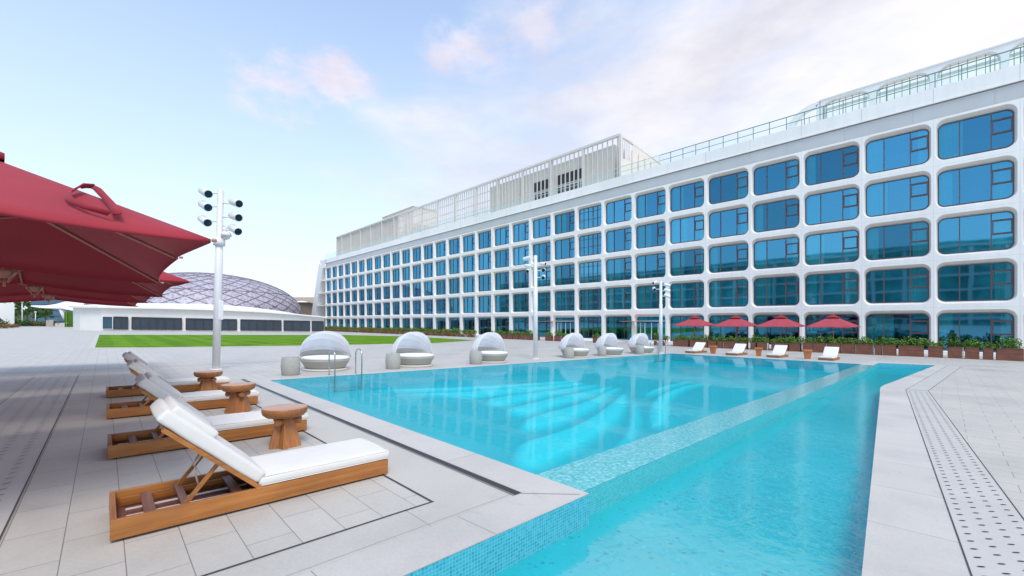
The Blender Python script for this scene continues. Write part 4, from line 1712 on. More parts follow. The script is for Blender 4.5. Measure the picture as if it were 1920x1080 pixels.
# far loungers across the pool, heads to the hotel
for i, (px, py, lab) in enumerate(((1302, 662.7, 'pale lounger across the pool, beside the steel ladder and first terracotta pot'), (1380, 667, 'pale lounger across the pool between the first and second terracotta pots'),
                                   (1462, 671, 'pale lounger across the pool between the second and third terracotta pots'), (1560, 677, 'pale lounger across the pool right of the last terracotta pot, nearest the channel'))):
    p = ground_at(px, py)
    o = copy_tree(LP, skip=('head_pillow', 'webbing'))
    o.rotation_euler = (0, -SL, R(180))
    o.scale = (1, 1, .82)
    o.location = (32.3 + 2.1, p[1] + .75, gz(34.4))
    tag(o, lab, 'sun lounger', 'loungers on the far pool side')
for ch in list(COL.objects):
    pass

# pots between them
PT = [(33.2, 12.35, 'terracotta pot between the first and second far loungers'), (33.0, 9.2, 'terracotta pot between the second and third far loungers'), (32.8, 6.3, 'terracotta pot between the third and fourth far loungers')]
t0 = empty('terracotta_pot', (0, 0, 0))
mb = MB()
mb.box((0, 0, .26), (.44, .44, .52), taper=.68)
mb.build('pot_body', M['terra'], t0)
mb = MB()
mb.box((0, 0, .57), (.54, .54, .11), bev=.012)
mb.build('rim', M['terra'], t0)
for i, (x, y, lab) in enumerate(PT):
    o = t0 if i == 0 else copy_tree(t0)
    o.location = (x, y, gz(x))
    o.scale = (.88, .88, .95)
    o.rotation_euler = (0, 0, R(12 * i))
    tag(o, lab, 'pot', 'terracotta pots between the far loungers')


# stools
def make_stool():
    t = empty('stool_table', (0, 0, 0))
    mb = MB()
    prof = [(.005, .395), (.16, .40), (.235, .415), (.275, .45), (.288, .49), (.288, .525), (.285, .530)]
    mb.lathe(prof, 40, caps=True)
    mb.build('bowl_top', M['teakz'], t)
    mb = MB()
    mb.lathe([(.285, .5305), (.283, .537), (.27, .540), (.005, .541)], 40)
    mb.build('table_top', M['teaktop'], t)
    for a in (20, 140, 260):
        mb = MB()
        d = Vector((math.cos(R(a)), math.sin(R(a)), 0))
        n_ = Vector((-d.y, d.x, 0))
        q = []
        for z, r_, w_ in ((.0, .135, .135), (.42, .055, .062)):
            c = d * r_
            for u, v_ in ((-1, -1), (1, -1), (1, 1), (-1, 1)):
                q.append(mb.v(c + n_ * (u * w_) + d * (v_ * (.055 if z == 0 else .04)) + Vector((0, 0, z))))
        for f_ in ((3, 2, 1, 0), (4, 5, 6, 7), (0, 1, 5, 4), (1, 2, 6, 5), (2, 3, 7, 6), (3, 0, 4, 7)):
            mb.face([q[i] for i in f_])
        mb.build('leg', M['teakz'], t)
    for a in (-50, 80, 205):
        mb = MB()
        d = Vector((math.cos(R(a)), math.sin(R(a)), 0))
        b0 = d * .06 + Vector((0, 0, .36))
        b1 = d * .215 + Vector((0, 0, .35))
        mb.tube([b0, b0 + (b1 - b0) * .93, b1], [.048, .05, .036], 14)
        mb.build('peg', M['teakz'], t)
    return t


ST = make_stool()
for i, (x, y, lab) in enumerate(((1.82, 6.48, 'round wooden stool table right behind the nearest lounger'), (1.86, 9.50, 'round wooden stool table between the second and third near loungers'), (1.80, 12.42, 'round wooden stool table below the tall camera pole'))):
    o = ST if i == 0 else copy_tree(ST)
    o.location = (x, y, gz(x))
    o.rotation_euler = (0, SL, R((25, 70, -10)[i]))
    tag(o, lab, 'stool', 'carved wooden stool tables')


# ------------------------------------------------------------------ daybeds, facing -y
def make_daybed():
    t = empty('round_daybed', (0, 0, 0))
    mb = MB()
    mb.lathe([(.05, .0), (.80, .0), (.82, .025), (.82, .06), (.78, .075), (.05, .08)], 48)
    mb.build('plinth', M['wickerl'], t)
    mb = MB()
    mb.lathe([(.05, .075), (.66, .08), (.72, .12), (.86, .36), (.875, .395), (.82, .40), (.05, .39)], 48)
    mb.build('wicker_bowl', M['wicker'], t)
    mb = MB()
    mb.lathe([(.05, .39), (.80, .395), (.845, .43), (.85, .475), (.81, .505), (.6, .525), (.02, .535)], 48)
    mb.build('cushion', M['cushionw'], t)
    # wicker back wall on the rear half
    mb = MB()
    n = 40
    prev = None
    for i in range(n + 1):
        a = R(-12 + 204 * i / n)
        h = .40 + .32 * max(0.0, math.sin(math.pi * i / n)) ** .55
        ca, sa = math.cos(a), math.sin(a)
        cur = [mb.v((.85 * ca, .85 * sa, .38)), mb.v((.86 * ca, .86 * sa, (h + .38) / 2)), mb.v((.86 * ca, .86 * sa, h))]
        if prev:
            for k in (0, 1):
                mb.face([prev[k], cur[k], cur[k + 1], prev[k + 1]], True)
        prev = cur
    mb.build('back_shell', M['wicker'], t, solid=.03)
    # hood: three fabric segments swept between bows hinged at the sides
    def bow(tilt, n=28):
        pts = []
        for i in range(n + 1):
            a = math.pi * i / n
            rx, rz = .93, 1.02
            x = rx * math.cos(a)
            s_ = math.sin(a)
            # tilt: 0 = flat back, 90 = upright
            h = rz * s_ ** .9
            pts.append(Vector((x, h * math.cos(tilt), .45 + h * math.sin(tilt))))
        return pts
    tl = [R(4), R(22), R(42), R(62), R(80), R(97)]
    hood = [bow(a) for a in tl]
    for k in range(5):
        mb = MB()
        A, B = hood[k], hood[k + 1]
        m1 = [(a + b) / 2 * 1.0 for a, b in zip(A, B)]
        m1 = [Vector((0, 0, .45)) + (p - Vector((0, 0, .45))) * 1.012 for p in m1]
        cols = [A, m1, B]
        vs = [[mb.v(p) for p in row] for row in cols]
        for r_ in range(2):
            for i in range(len(A) - 1):
                mb.face([vs[r_][i], vs[r_][i + 1], vs[r_ + 1][i + 1], vs[r_ + 1][i]], True)
        mb.build('hood_panel', M['hood'], t)
    seam = simple('grey seam', (.5, .5, .52), .8)
    for k in range(1, 6):
        mb = MB()
        mb.tube([Vector((0, 0, .45)) + (p - Vector((0, 0, .45))) * 1.006 for p in hood[k]], .012 if k == 5 else .008, 6)
        mb.build('bow', seam if k < 5 else M['white_metal'], t)
    return t


DB = make_daybed()
dpts = [((610, 697), 'nearest white hooded round daybed, behind the steel pool ladder'), ((776, 689), 'second white hooded daybed, before the tip of the lawn'), ((920, 681), 'third hooded daybed, between lawn end and the second camera pole'),
        ((1078, 671), 'fourth hooded daybed, first of three just past the second camera pole'), ((1144, 668), 'fifth hooded daybed, middle one of the three beyond the second camera pole'), ((1203, 664), 'sixth hooded daybed, closest to the third camera pole and far ladder')]
tabs = []
for i, (p, lab) in enumerate(dpts):
    g_ = ground_at(*p)
    d = Vector((g_[0], g_[1])).normalized()
    c = g_ + d * .80
    o = DB if i == 0 else copy_tree(DB)
    o.location = (c.x, c.y, gz(c.x))
    o.rotation_euler = (0, SL, R((-8, 4, 2, 0, 3, -2)[i]))
    tag(o, lab, 'daybed', 'hooded daybeds along the pool')
    tabs.append(c)
tb = empty('side_table', (0, 0, 0))
mb = MB()
mb.lathe([(.02, 0), (.255, 0), (.275, .03), (.30, .3), (.275, .56), (.262, .585)], 32)
mb.build('drum', M['concrete'], tb)
mb = MB()
mb.lathe([(.255, .586), (.262, .60), (.245, .61), (.01, .611)], 32)
mb.build('table_top', M['concrete'], tb)
for i, lab in enumerate(('drum shaped concrete table beside the nearest daybed', 'drum shaped concrete table beside the second daybed', 'drum shaped concrete table beside the third daybed', 'pale drum table in front of the fourth daybed', 'pale drum table in front of the fifth daybed', 'pale drum table in front of the sixth daybed')):
    px = (545, 737, 892, 1067, 1129, 1200)[i]
    py = (704.5, 692.5, 683.5, 672, 667.8, 664.5)[i]
    g_ = ground_at(px, py)
    d = Vector((g_[0], g_[1])).normalized()
    c = g_ + d * .27
    o = tb if i == 0 else copy_tree(tb)
    o.location = (c.x, c.y, gz(c.x))
    tag(o, lab, 'side table', 'drum tables by the daybeds')


# ------------------------------------------------------------------ near umbrellas
def canopy_mesh(hx, hy, apex, zc, zm, sag=.06, n=10, m=10, inner=0.0, hem=.0):
    """square canopy with eight ribs; local origin below the apex"""
    rim = []
    for k, (sx, sy) in enumerate(((1, 1), (0, 1), (-1, 1), (-1, 0), (-1, -1), (0, -1), (1, -1), (1, 0))):
        rim.append(Vector((sx * hx, sy * hy, zc if sx and sy else (zm - .07 if sx and hem else zm))))
    mb = MB()
    ap = Vector((0, 0, apex))
    for k in range(8):
        A, B = rim[k], rim[(k + 1) % 8]
        grid = []
        for i in range(n + 1):
            u = inner + (1 - inner) * i / n
            row = []
            for j in range(m + 1):
                v_ = j / m
                p = ap + (A + (B - A) * v_ - ap) * u
                bow_ = 4 * v_ * (1 - v_)
                p.z -= sag * bow_ * u
                inx = bow_ * u ** 3 * .042
                p.x *= 1 - inx
                p.y *= 1 - inx
                row.append(p)
            grid.append(row)
        vs = [[mb.v(p) for p in row] for row in grid]
        for i in range(n):
            for j in range(m):
                mb.face([vs[i][j], vs[i][j + 1], vs[i + 1][j + 1], vs[i + 1][j]], True)
        if hem:
            low = [mb.v(p + Vector((0, 0, -hem)) ) for p in grid[-1]]
            for j in range(m):
                mb.face([vs[-1][j], vs[-1][j + 1], low[j + 1], low[j]], True)
    bmesh.ops.remove_doubles(mb.bm, verts=list(mb.bm.verts), dist=.0008)
    return mb, rim


def make_umbrella():
    t = empty('cantilever_umbrella', (0, 0, 0))
    AP, ZC, ZM = 3.50, 2.32, 2.52
    mb, rim = canopy_mesh(2.22, 2.15, AP, ZC, ZM, .045, 14, 14, hem=.03)
    can = mb.build('canopy', M['red'], t, solid=.006)
    mb, _ = canopy_mesh(.98, .95, AP + .10, AP - .44, AP - .38, .03, 5, 6, hem=.05)
    mb.build('vent', M['red'], can, solid=.006)
    for k, p in enumerate(rim):
        a = Vector((0, 0, AP - .05))
        q = p + Vector((0, 0, -.03))
        dirn = (q - a)
        rb = MB()
        rb.tube([a + dirn * .04, a + dirn * .985], .016, 8)
        o = rb.build('rib', M['copper'], t)
        sb = MB()
        sb.tube([Vector((0, 0, 2.52)) + Vector((p.x, p.y, 0)).normalized() * .09, a + dirn * .45 + Vector((0, 0, -.02))], .013, 6)
        sb.build('strut', M['copper'], o)
        tip = MB()
        tip.lathe([(.004, -.012), (.018, -.012), (.02, 0), (.018, .012), (.004, .012)], 12, c=p + Vector((p.x, p.y, 0)).normalized() * .03 + Vector((0, 0, -.01)))
        tip.build('end_tip', M['copper'], o)
    mb = MB()
    mb.lathe([(.03, 2.40), (.10, 2.43), (.15, 2.50), (.13, 2.55), (.05, 2.58)], 20)
    mb.tube([(0, 0, 2.42), (0, 0, AP)], .03, 10)
    for k in range(4):
        a = R(90 * k + 45)
        mb.tube([(.16 * math.cos(a), .16 * math.sin(a), 2.50), (.05 * math.cos(a), .05 * math.sin(a), 2.33)], .012, 6)
    mb.tube([(0, 0, 2.42), (0, 0, 2.26)], .018, 8)
    mb.build('hub', M['copper'], t)
    mb = MB()
    mb.box((-2.75, 0, 1.9), (.12, .12, 3.8), bev=.01)
    mb.build('mast', M['copper'], t)
    mb = MB()
    mb.bar((-2.75, 0, 3.2), (0, 0, AP + .42), .08, .12)
    mb.tube([(0, 0, AP + .42), (0, 0, AP)], .025, 8)
    mb.build('arm', M['copper'], t)
    mb = MB()
    mb.box((-2.75, 0, .05), (.9, .9, .10), bev=.01)
    mb.build('base_plate', M['concrete'], t)
    return t, rim, AP


UM, URIM, UAP = make_umbrella()
for i, (x, y, lab) in enumerate(((-1.58, 6.40, 'nearest dark red square umbrella with a fabric tie lying on top'), (-1.20, 10.95, 'second dark red square umbrella, mostly behind the nearest one'), (-1.22, 15.5, 'third dark red square umbrella, its tip before the grey dome'), (-1.28, 20.0, 'fourth and farthest dark red umbrella over the walkway'))):
    o = UM if i == 0 else copy_tree(UM)
    o.location = (x, y, gz(x))
    o.rotation_euler = (R(-.9), 0, 0)
    tag(o, lab, 'umbrella', 'red cantilever umbrellas over the loungers')
# loose tie strap on the nearest canopy (child of that canopy)
can = [c for c in UM.children if c.name.startswith('canopy')][0]
Acor = Vector((2.22, -2.15, 2.32))
apx = Vector((0, 0, UAP))


def onridge(k, dx=0.0, up=0.0):
    p = Acor + (apx - Acor) * k
    return p + Vector((0, dx, 0)) + Vector((0, 0, up))


def surf(k, q, up=0.02):
    """point on the panel beside the near ridge: k along the ridge, q towards the middle rib"""
    mid = Vector((0, -2.15, 2.52))
    base = Acor + (apx - Acor) * k
    return base + (mid - Acor) * (q * (1 - k)) + Vector((0, 0, up - .05 * q))


mb = MB()


def ribbon(pts, wv):
    prev = None
    for p in pts:
        cur = (mb.v(p - wv), mb.v(p + wv))
        if prev:
            mb.face([prev[0], cur[0], cur[1], prev[1]], True)
        prev = cur


# loop standing off the cloth, then a flat tail
ribbon([surf(.36, -.03, .03), surf(.335, -.01, .075), surf(.30, .01, .075), surf(.25, .05, .05), surf(.19, .10, .04), surf(.13, .15, .035), surf(.07, .20, .03)], Vector((.024, -.024, .004)))
ribbon([surf(.32, .0, .08), surf(.315, .05, .07), surf(.29, .10, .05), surf(.25, .17, .03), surf(.205, .22, .02), surf(.16, .25, .02), surf(.11, .25, .02), surf(.07, .22, .025)], Vector((.014, -.014, .016)))
mb.build('tie_strap', M['red'], can, solid=.01)


# far parasols
def make_parasol():
    t = empty('garden_parasol', (0, 0, 0))
    mb, rim = canopy_mesh(1.72, 1.72, 3.22, 2.28, 2.34, .04, 6, 6, hem=.03)
    c = mb.build('canopy', simple('faded rose red canvas', (.42, .06, .08), .8, .06, 2), t, solid=.008)
    mb, _ = canopy_mesh(.5, .5, 3.36, 3.08, 3.09, .01, 3, 3)
    mb.build('vent', M['red'], c, solid=.006)
    mb = MB()
    mb.tube([(0, 0, 0), (0, 0, 3.2)], .035, 10)
    mb.build('pole', M['copper'], t)
    mb = MB()
    mb.lathe([(.01, 3.34), (.03, 3.36), (.03, 3.44), (.01, 3.5)], 10)
    mb.build('finial', M['copper'], t)
    mb = MB()
    for p in rim:
        mb.tube([(0, 0, 3.14), p + Vector((0, 0, -.03))], .014, 6)
    mb.build('rib', M['copper'], t)
    mb = MB()
    mb.box((0, 0, .05), (.6, .6, .1))
    mb.build('base', M['concrete'], t)
    return t


PR = make_parasol()
UX = 46.4
for i, (px, lab) in enumerate(((1303, 'leftmost of the four small red parasols, next to the third camera pole'), (1380, 'second small red parasol along the planters, counted from the third camera pole'), (1464, 'third small red parasol along the planters, counted from the third camera pole'), (1562, 'rightmost of the four small red parasols behind the planters'))):
    o = PR if i == 0 else copy_tree(PR)
    o.location = (UX, y_on(px, UX), gz(UX))
    tag(o, lab, 'parasol', 'red parasols before the hotel')


# ------------------------------------------------------------------ camera poles
def camera_pole(name, p, H, r, arms, label, domebox=True, hatch=True):
    t = empty(name, (p[0], p[1], gz(p[0])))
    tag(t, label, 'camera pole', 'white poles with cameras around the pool')
    mb = MB()
    mb.tube([(0, 0, 0), (0, 0, H * .68), (0, 0, H * .68 + .02), (0, 0, H - .04), (0, 0, H)], [r, r, r * .84, r * .84, r * .7], 24)
    mb.lathe([(r * 1.6, 0), (r * 1.6, .03), (r, .035)], 20)
    mb.build('post', M['white_metal'], t)
    rt = Vector((FY, -FX, 0))          # picture right
    fw = Vector((FX, FY, 0))
    if hatch:
        mb = MB()
        mb.box(-fw * 0.0 + rt * (r * .85) + Vector((0, 0, H * .33)), (r * 1.3, r * 1.3, H * .105), bev=.01)
        mb.build('junction_box', M['white_metal'], t)
        mb = MB()
        mb.lathe([(r * 1.02, -.10), (r * 1.5, -.08), (r * 1.5, .16), (r * 1.02, .18)], 20, c=(0, 0, H * .70))
        mb.build('collar', M['white_metal'], t)
    if domebox:
        mb = MB()
        q = rt * (r * 2.0) + Vector((0, 0, H * .745))
        mb.lathe([(.03, .14), (.12, .12), (.17, .04), (.17, -.02), (.12, -.04), (.11, -.11), (.02, -.16)], 18, c=q)
        mb.tube([q + Vector((0, 0, .12)), q + Vector((0, 0, .34)), q + rt * (-r) + Vector((0, 0, .36))], .03, 8)
        mb.tube([q + rt * .02 + Vector((0, 0, .27)), q + rt * .2 + Vector((0, 0, .25)), q + rt * .25 + Vector((0, 0, .3))], .018, 8)
        mb.build('dome_camera', M['white_metal'], t)
    for (side, z, yaw, pitch, s_) in arms:
        c0 = rt * (side * r * .6) + Vector((0, 0, z))
        c1 = rt * (side * (r + .22 * s_)) + Vector((0, 0, z - .02))
        mb = MB()
        mb.tube([c0, c1], .022 * s_, 8)
        d = (rt * math.cos(yaw) - fw * math.sin(yaw)) * math.cos(pitch) + Vector((0, 0, -math.sin(pitch)))
        cen = rt * (side * (r + .34 * s_)) + Vector((0, 0, z + .02))
        a, b = cen - d * .22 * s_, cen + d * .22 * s_
        mb.tube([a, a + d * .03, b - d * .02, b], [.085 * s_, .105 * s_, .115 * s_, .112 * s_], 18)
        h_ = mb.build('spotlight_camera', M['white_metal'], t)
        mb = MB()
        mb.tube([b + d * .001, b + d * .004], .10 * s_, 18)
        mb.build('lens', M['lens'], h_)
    return t


g1 = ground_at(405, 693)
h1 = 6.85


def arm_z(py, g_, H):
    Y = g_[0] * FX + g_[1] * FY
    return CH - (py - HZ) * Y / F - gz(g_[0])


Y1 = g1[0] * FX + g1[1] * FY
H1 = arm_z(355, g1, 0)
arms = [(-1, arm_z(362, g1, 0), R(32), R(22), 1.3), (-1, arm_z(387, g1, 0), R(32), R(22), 1.3), (-1, arm_z(415, g1, 0), R(32), R(24), 1.3),
        (1, arm_z(380, g1, 0), R(30), R(16), 1.25), (1, arm_z(406, g1, 0), R(30), R(16), 1.25), (1, arm_z(430, g1, 0), R(30), R(24), 1.25)]
pole1 = camera_pole('camera_pole', g1, H1, .125, arms, 'tall white pole with six floodlight cameras beside the near loungers')
pole1.rotation_mode = 'QUATERNION'
pole1.rotation_quaternion = Matrix.Rotation(.026, 3, Vector((FX, FY, 0))).to_quaternion()
g2 = ground_at(1004, 673)
H2 = arm_z(479, g2, 0)
arms = [(-1, arm_z(485, g2, 0), R(215), R(10), 1.0), (-1, arm_z(499, g2, 0), R(200), R(-10), .8), (-1, arm_z(508, g2, 0), R(100), R(20), .9), (1, arm_z(495, g2, 0), R(30), R(10), .8), (1, arm_z(507, g2, 0), R(100), R(10), 1.0), (1, arm_z(520, g2, 0), R(100), R(20), .95)]
camera_pole('camera_pole', g2, H2, .125, arms, 'white camera pole between the third and fourth hooded daybeds', False, False)
g3 = ground_at(1239, 662.5)
H3 = arm_z(527, g3, 0)
arms = [(-1, arm_z(530, g3, 0), R(150), R(20), .9), (-1, arm_z(542, g3, 0), R(100), R(20), 1.1), (1, arm_z(535, g3, 0), R(10), R(15), 1.0), (1, arm_z(545, g3, 0), R(10), R(15), 1.0), (1, arm_z(555, g3, 0), R(10), R(25), 1.0)]
camera_pole('camera_pole', g3, H3, .12, arms, 'white camera pole at the far pool corner by the ladder', False, False)


# ladders
def ladder(x, lab, wd=.5):
    t = empty('pool_ladder', (x, YF, gz(x)))
    tag(t, lab, 'ladder', 'steel pool ladders')
    for s_ in (-1, 1):
        mb = MB()
        pts = [(s_ * wd, .34, .0), (s_ * wd, .34, .62)]
        for k in range(9):
            a = R(180 * k / 8)
            pts.append((s_ * wd, .09 + .25 * math.cos(a), .66 + .22 * math.sin(a)))
        pts += [(s_ * wd, -.16, .3), (s_ * wd, -.14, -.5), (s_ * wd, -.05, -.95)]
        mb.tube(pts, .022, 12)
        mb.build('handrail', M['steel'], t)
    for z in (-.42, -.72):
        mb = MB()
        mb.box((0, -.13, z), (2 * wd, .05, .02))
        mb.build('rung', M['steel'], t)
    return t


ladder(5.95, 'steel pool ladder in front of the nearest hooded daybed', .46)
ladder(28.4, 'small steel pool ladder at the far corner by the third camera pole', .42).scale = (1.2, 1.25, 1.15)

# ------------------------------------------------------------------ low domed building
t = empty('low_building', (14, 110, gz(14)))
tag(t, 'low white curved building with dark window bands behind the lawn', 'building')
BASE = [(137, 618, 577, 571), (150, 619, 577.5, 570), (190, 620, 578, 569), (250, 620.3, 579, 568.5), (310, 620.6, 580, 569), (370, 621, 581.5, 570), (430, 621.5, 583.5, 572.5), (490, 622, 586.5, 577), (550, 622.5, 591, 584), (608, 623, 596.5, 593)]
fp = []
for px, pb, pe, pr in BASE:
    g_ = ground_at(px, pb)
    Y = g_[0] * FX + g_[1] * FY
    fp.append((g_, CH - (pe - HZ) * Y / F, CH - (pr - HZ) * (Y + 5) / F, Y))
off = Vector((14, 110, gz(14)))


def V3(g_, z):
    return Vector((g_[0], g_[1], z)) - off


def radial(g_, d):
    u = Vector((g_[0] - 22, g_[1] - 150)).normalized()
    return g_ + u * d


mb = MB()
for (a, ea, ra, Ya), (b, eb, rb, Yb) in zip(fp, fp[1:]):
    mb.poly([V3(a, gz(a[0]) - .3), V3(b, gz(b[0]) - .3), V3(b, eb), V3(a, ea)])
g0, e0 = fp[0][0], fp[0][1]
mb.poly([V3(g0, gz(g0[0]) - .3), V3(g0 + Vector((3, 30)), gz(g0[0]) - .3), V3(g0 + Vector((3, 30)), e0), V3(g0, e0)])
g9, e9 = fp[-1][0], fp[-1][1]
mb.poly([V3(g9, gz(g9[0]) - .3), V3(g9 + Vector((4, 25)), gz(g9[0]) - .3), V3(g9 + Vector((4, 25)), e9), V3(g9, e9)])
mb.build('wall', M['white'], t)
mb = MB()
for (a, ea, ra, Ya), (b, eb, rb, Yb) in zip(fp, fp[1:]):
    ao, bo = radial(a, .9), radial(b, .9)
    ai, bi = radial(a, -5), radial(b, -5)
    aj, bj = radial(a, -30), radial(b, -30)
    for q in ([V3(a, ea), V3(b, eb), V3(bo, eb + .05), V3(ao, ea + .05)], [V3(ao, ea + .05), V3(bo, eb + .05), V3(bo, eb + .32), V3(ao, ea + .32)],
              [V3(ao, ea + .32), V3(bo, eb + .32), V3(bi, rb), V3(ai, ra)], [V3(ai, ra), V3(bi, rb), V3(bj, rb - .2), V3(aj, ra - .2)]):
        mb.poly(q, False)
mb.build('roof', M['white'], t)


def on_front(px, zfrac, dpx=0):
    for k in range(len(BASE) - 1):
        if BASE[k][0] <= px <= BASE[k + 1][0]:
            f_ = (px - BASE[k][0]) / (BASE[k + 1][0] - BASE[k][0])
            a, b = fp[k], fp[k + 1]
            xx = (px - 960) / F
            # intersect the ray with the wall segment
            d = Vector((xx * FY + FX, FY - xx * FX))
            e_ = b[0] - a[0]
            den = d.x * e_.y - d.y * e_.x
            s_ = (a[0].x * e_.y - a[0].y * e_.x) / den
            return d * s_, d * s_
    return None, None


for a, b, n_ in ((192, 211, 0), (213, 240, 2), (247, 341, 6), (348.5, 444, 6), (451, 527.5, 5), (532, 581, 3), (585, 607, 2)):
    mb, fr = MB(), MB()
    steps = max(1, n_ or 1)
    pa = a
    pts = []
    for k in range(steps + 1):
        px = a + (b - a) * k / steps
        if px > 607.9:
            px = 607.9
        g_, _ = on_front(px, 0)
        g_ = g_ * .9985
        Y = g_[0] * FX + g_[1] * FY
        zt = CH - ((593.5 + (px - 200) * .022) - HZ) * Y / F
        zb = CH - ((617.0 + (px - 200) * .009) - HZ) * Y / F
        pts.append((g_, zb, zt))
    for p, q in zip(pts, pts[1:]):
        mb.poly([V3(p[0], p[1]), V3(q[0], q[1]), V3(q[0], q[2]), V3(p[0], p[2])])
    for p in pts:
        gg = p[0] * .9985
        fr.bar(V3(gg, p[1]), V3(gg, p[2]), .09)
    for p, q in zip(pts, pts[1:]):
        for z_ in (1, 2):
            fr.bar(V3(p[0] * .9985, p[z_]), V3(q[0] * .9985, q[z_]), .09)
    o = mb.build('door' if n_ == 0 else 'window', simple('slate blue glass', (.035, .05, .07) if n_ else (.03, .09, .14), .25, .15, .3), t)
    fr.build('frame', simple('dark grey frame', (.05, .05, .055), .5) if n_ else M['white_metal'], o)

# dome
dc = P3(386, 603, 128)
dr, dh, dz = 26.3, 12.6, 3.6
t = empty('lattice_dome', (dc.x, dc.y, dz))
tag(t, 'grey violet lattice dome rising behind the low white building', 'dome')


def dome_p(u, a, rr_=1.0):
    """u 0..1 rim to apex"""
    th = math.pi / 2 * u
    return Vector((dr * math.cos(th) * math.cos(a), dr * math.cos(th) * math.sin(a), dh * math.sin(th) ** .95)) * rr_


m, ntd, bd = base_mat('perforated violet grey skin')
gd = N(ntd, 'ShaderNodeTexCoord')
vd = N(ntd, 'ShaderNodeTexVoronoi')
vd.inputs['Scale'].default_value = 1.5
ntd.links.new(gd.outputs['Object'], vd.inputs['Vector'])
rd = ramp(ntd, [(0.25, (0.30, 0.27, 0.31)), (0.5, (0.43, 0.40, 0.46)), (0.8, (0.50, 0.475, 0.54))])
ntd.links.new(vd.outputs['Distance'], rd.inputs[0])
ntd.links.new(rd.outputs[0], bd.inputs['Base Color'])
bd.inputs['Roughness'].default_value = .5
M['domeskin'] = m
mb = MB()
n, k_ = 72, 14
rows_ = [[mb.v(dome_p(j / k_ * .985, 2 * math.pi * i / n)) for i in range(n)] for j in range(k_ + 1)]
for j in range(k_):
    for i in range(n):
        mb.face([rows_[j][i], rows_[j][(i + 1) % n], rows_[j + 1][(i + 1) % n], rows_[j + 1][i]], True)
mb.face(rows_[-1])
mb.build('skin', M['domeskin'], t)
mb = MB()
for sgn in (-1, 1):
    for q in range(30):
        a0 = 2 * math.pi * q / 30
        pts = [dome_p(u, a0 + sgn * u * 1.9, 1.004) for u in [s_ / 16 * .97 for s_ in range(17)]]
        mb.tube(pts, .075, 5)
for u in (.0, .33, .62):
    mb.tube([dome_p(u, 2 * math.pi * i / 48, 1.003) for i in range(49)], .08, 5)
mb.build('lattice', simple('plum rib', (.24, .19, .22), .6), t)

# tan building with curved roof behind
pa, pb = P3(548, 582, 165), P3(606, 582, 165)
t = empty('hall_building', (pa.x, pa.y, pa.z))
tag(t, 'tan flat roofed hall seen between the dome and the hotel end', 'building')
dv = (pb - pa)
bk = Vector((FX, FY, 0)) * 12
mb = MB()
for z0, z1, o_, nm in ((-3, 3.2, 0, 'w'),):
    q = [Vector((0, 0, z0)), dv + Vector((0, 0, z0)), dv + bk + Vector((0, 0, z0)), bk + Vector((0, 0, z0))]
    q2 = [p + Vector((0, 0, z1 - z0)) for p in q]
    vs, vt = [mb.v(p) for p in q], [mb.v(p) for p in q2]
    for i in range(4):
        mb.face([vs[i], vs[(i + 1) % 4], vt[(i + 1) % 4], vt[i]])
mb.build('wall', simple('dark brown wall', (.20, .15, .11), .7), t)  # dark brown over the whole hall wall
mb = MB()
for i in range(10):
    a, b = i / 10, (i + 1) / 10
    f_ = lambda s_: 3.0 + .9 * (1 - math.cos(s_ * 7)) * .6
    A1, B1 = dv * (a * 1.1 - .15) - bk * .12, dv * (b * 1.1 - .15) - bk * .12
    mb.poly([A1 + Vector((0, 0, f_(a) - .4)), B1 + Vector((0, 0, f_(b) - .4)), B1 + Vector((0, 0, 5.0)), A1 + Vector((0, 0, 5.0))])
    mb.poly([A1 + Vector((0, 0, 5.0)), B1 + Vector((0, 0, 5.0)), B1 + bk + Vector((0, 0, 5.4)), A1 + bk + Vector((0, 0, 5.4))])
mb.build('roof', simple('tan fascia', (.58, .46, .34), .7), t, solid=.2)

# ------------------------------------------------------------------ far left background
def block(name, px0, px1, py0, py1, Y, depth, mat, label, cat, extras=None):
    a, b = P3(px0, py1, Y), P3(px1, py1, Y)
    z0 = min(gz(a.x), gz(b.x), a.z) - .3
    top = P3(px0, py0, Y).z
    t = empty(name, (a.x, a.y, z0))
    tag(t, label, cat)
    d = b - a
    d.z = 0
    rx = (px1 - 960) / F
    bk_ = Vector((rx * FY + FX, FY - rx * FX, 0)) * depth
    mb = MB()
    q = [Vector((0, 0, 0)), d, d + bk_, bk_]
    lo = [mb.v(p) for p in q]
    hi = [mb.v(p + Vector((0, 0, top - z0))) for p in q]
    mb.face(lo[::-1])
    mb.face(hi)
    for i in range(4):
        mb.face([lo[i], lo[(i + 1) % 4], hi[(i + 1) % 4], hi[i]])
    mb.build('wall', mat, t)
    return t, d, top - z0


t, d, h = block('white_pavilion', -60, 27, 569, 602, 105, 14, M['white'], 'white pavilion wall with panelled front at the left picture edge', 'building')
mb = MB()
for k in range(9):
    p = d * (.05 + k * .075) - Vector((FX, FY, 0)) * .03
    mb.bar(p + Vector((0, 0, .3)), p + Vector((0, 0, h * .72)), .12)
mb.build('panel_strip', M['frieze'], t)
mb = MB()
mb.bar(-Vector((FX, FY, 0)) * .6 + Vector((0, 0, h * .86)), d * .62 - Vector((FX, FY, 0)) * .6 + Vector((0, 0, h * .80)), 1.1, .3)
mb.build('roof', M['white'], t)

t, d, h = block('glass_office', 58, 160, 556, 606, 175, 20, simple('blue grey glazing', (.05, .12, .18), .12, .3, .1), 'dark blue glass office block behind the low white building entrance', 'building')
mb = MB()
for k in range(5):
    z = h * (.15 + .19 * k)
    mb.bar(Vector((0, 0, z)) - Vector((FX, FY, 0)) * .05, d + Vector((0, 0, z)) - Vector((FX, FY, 0)) * .05, .25, .22)
mb.build('floor_band', simple('dark band', (.03, .05, .07), .5), t)

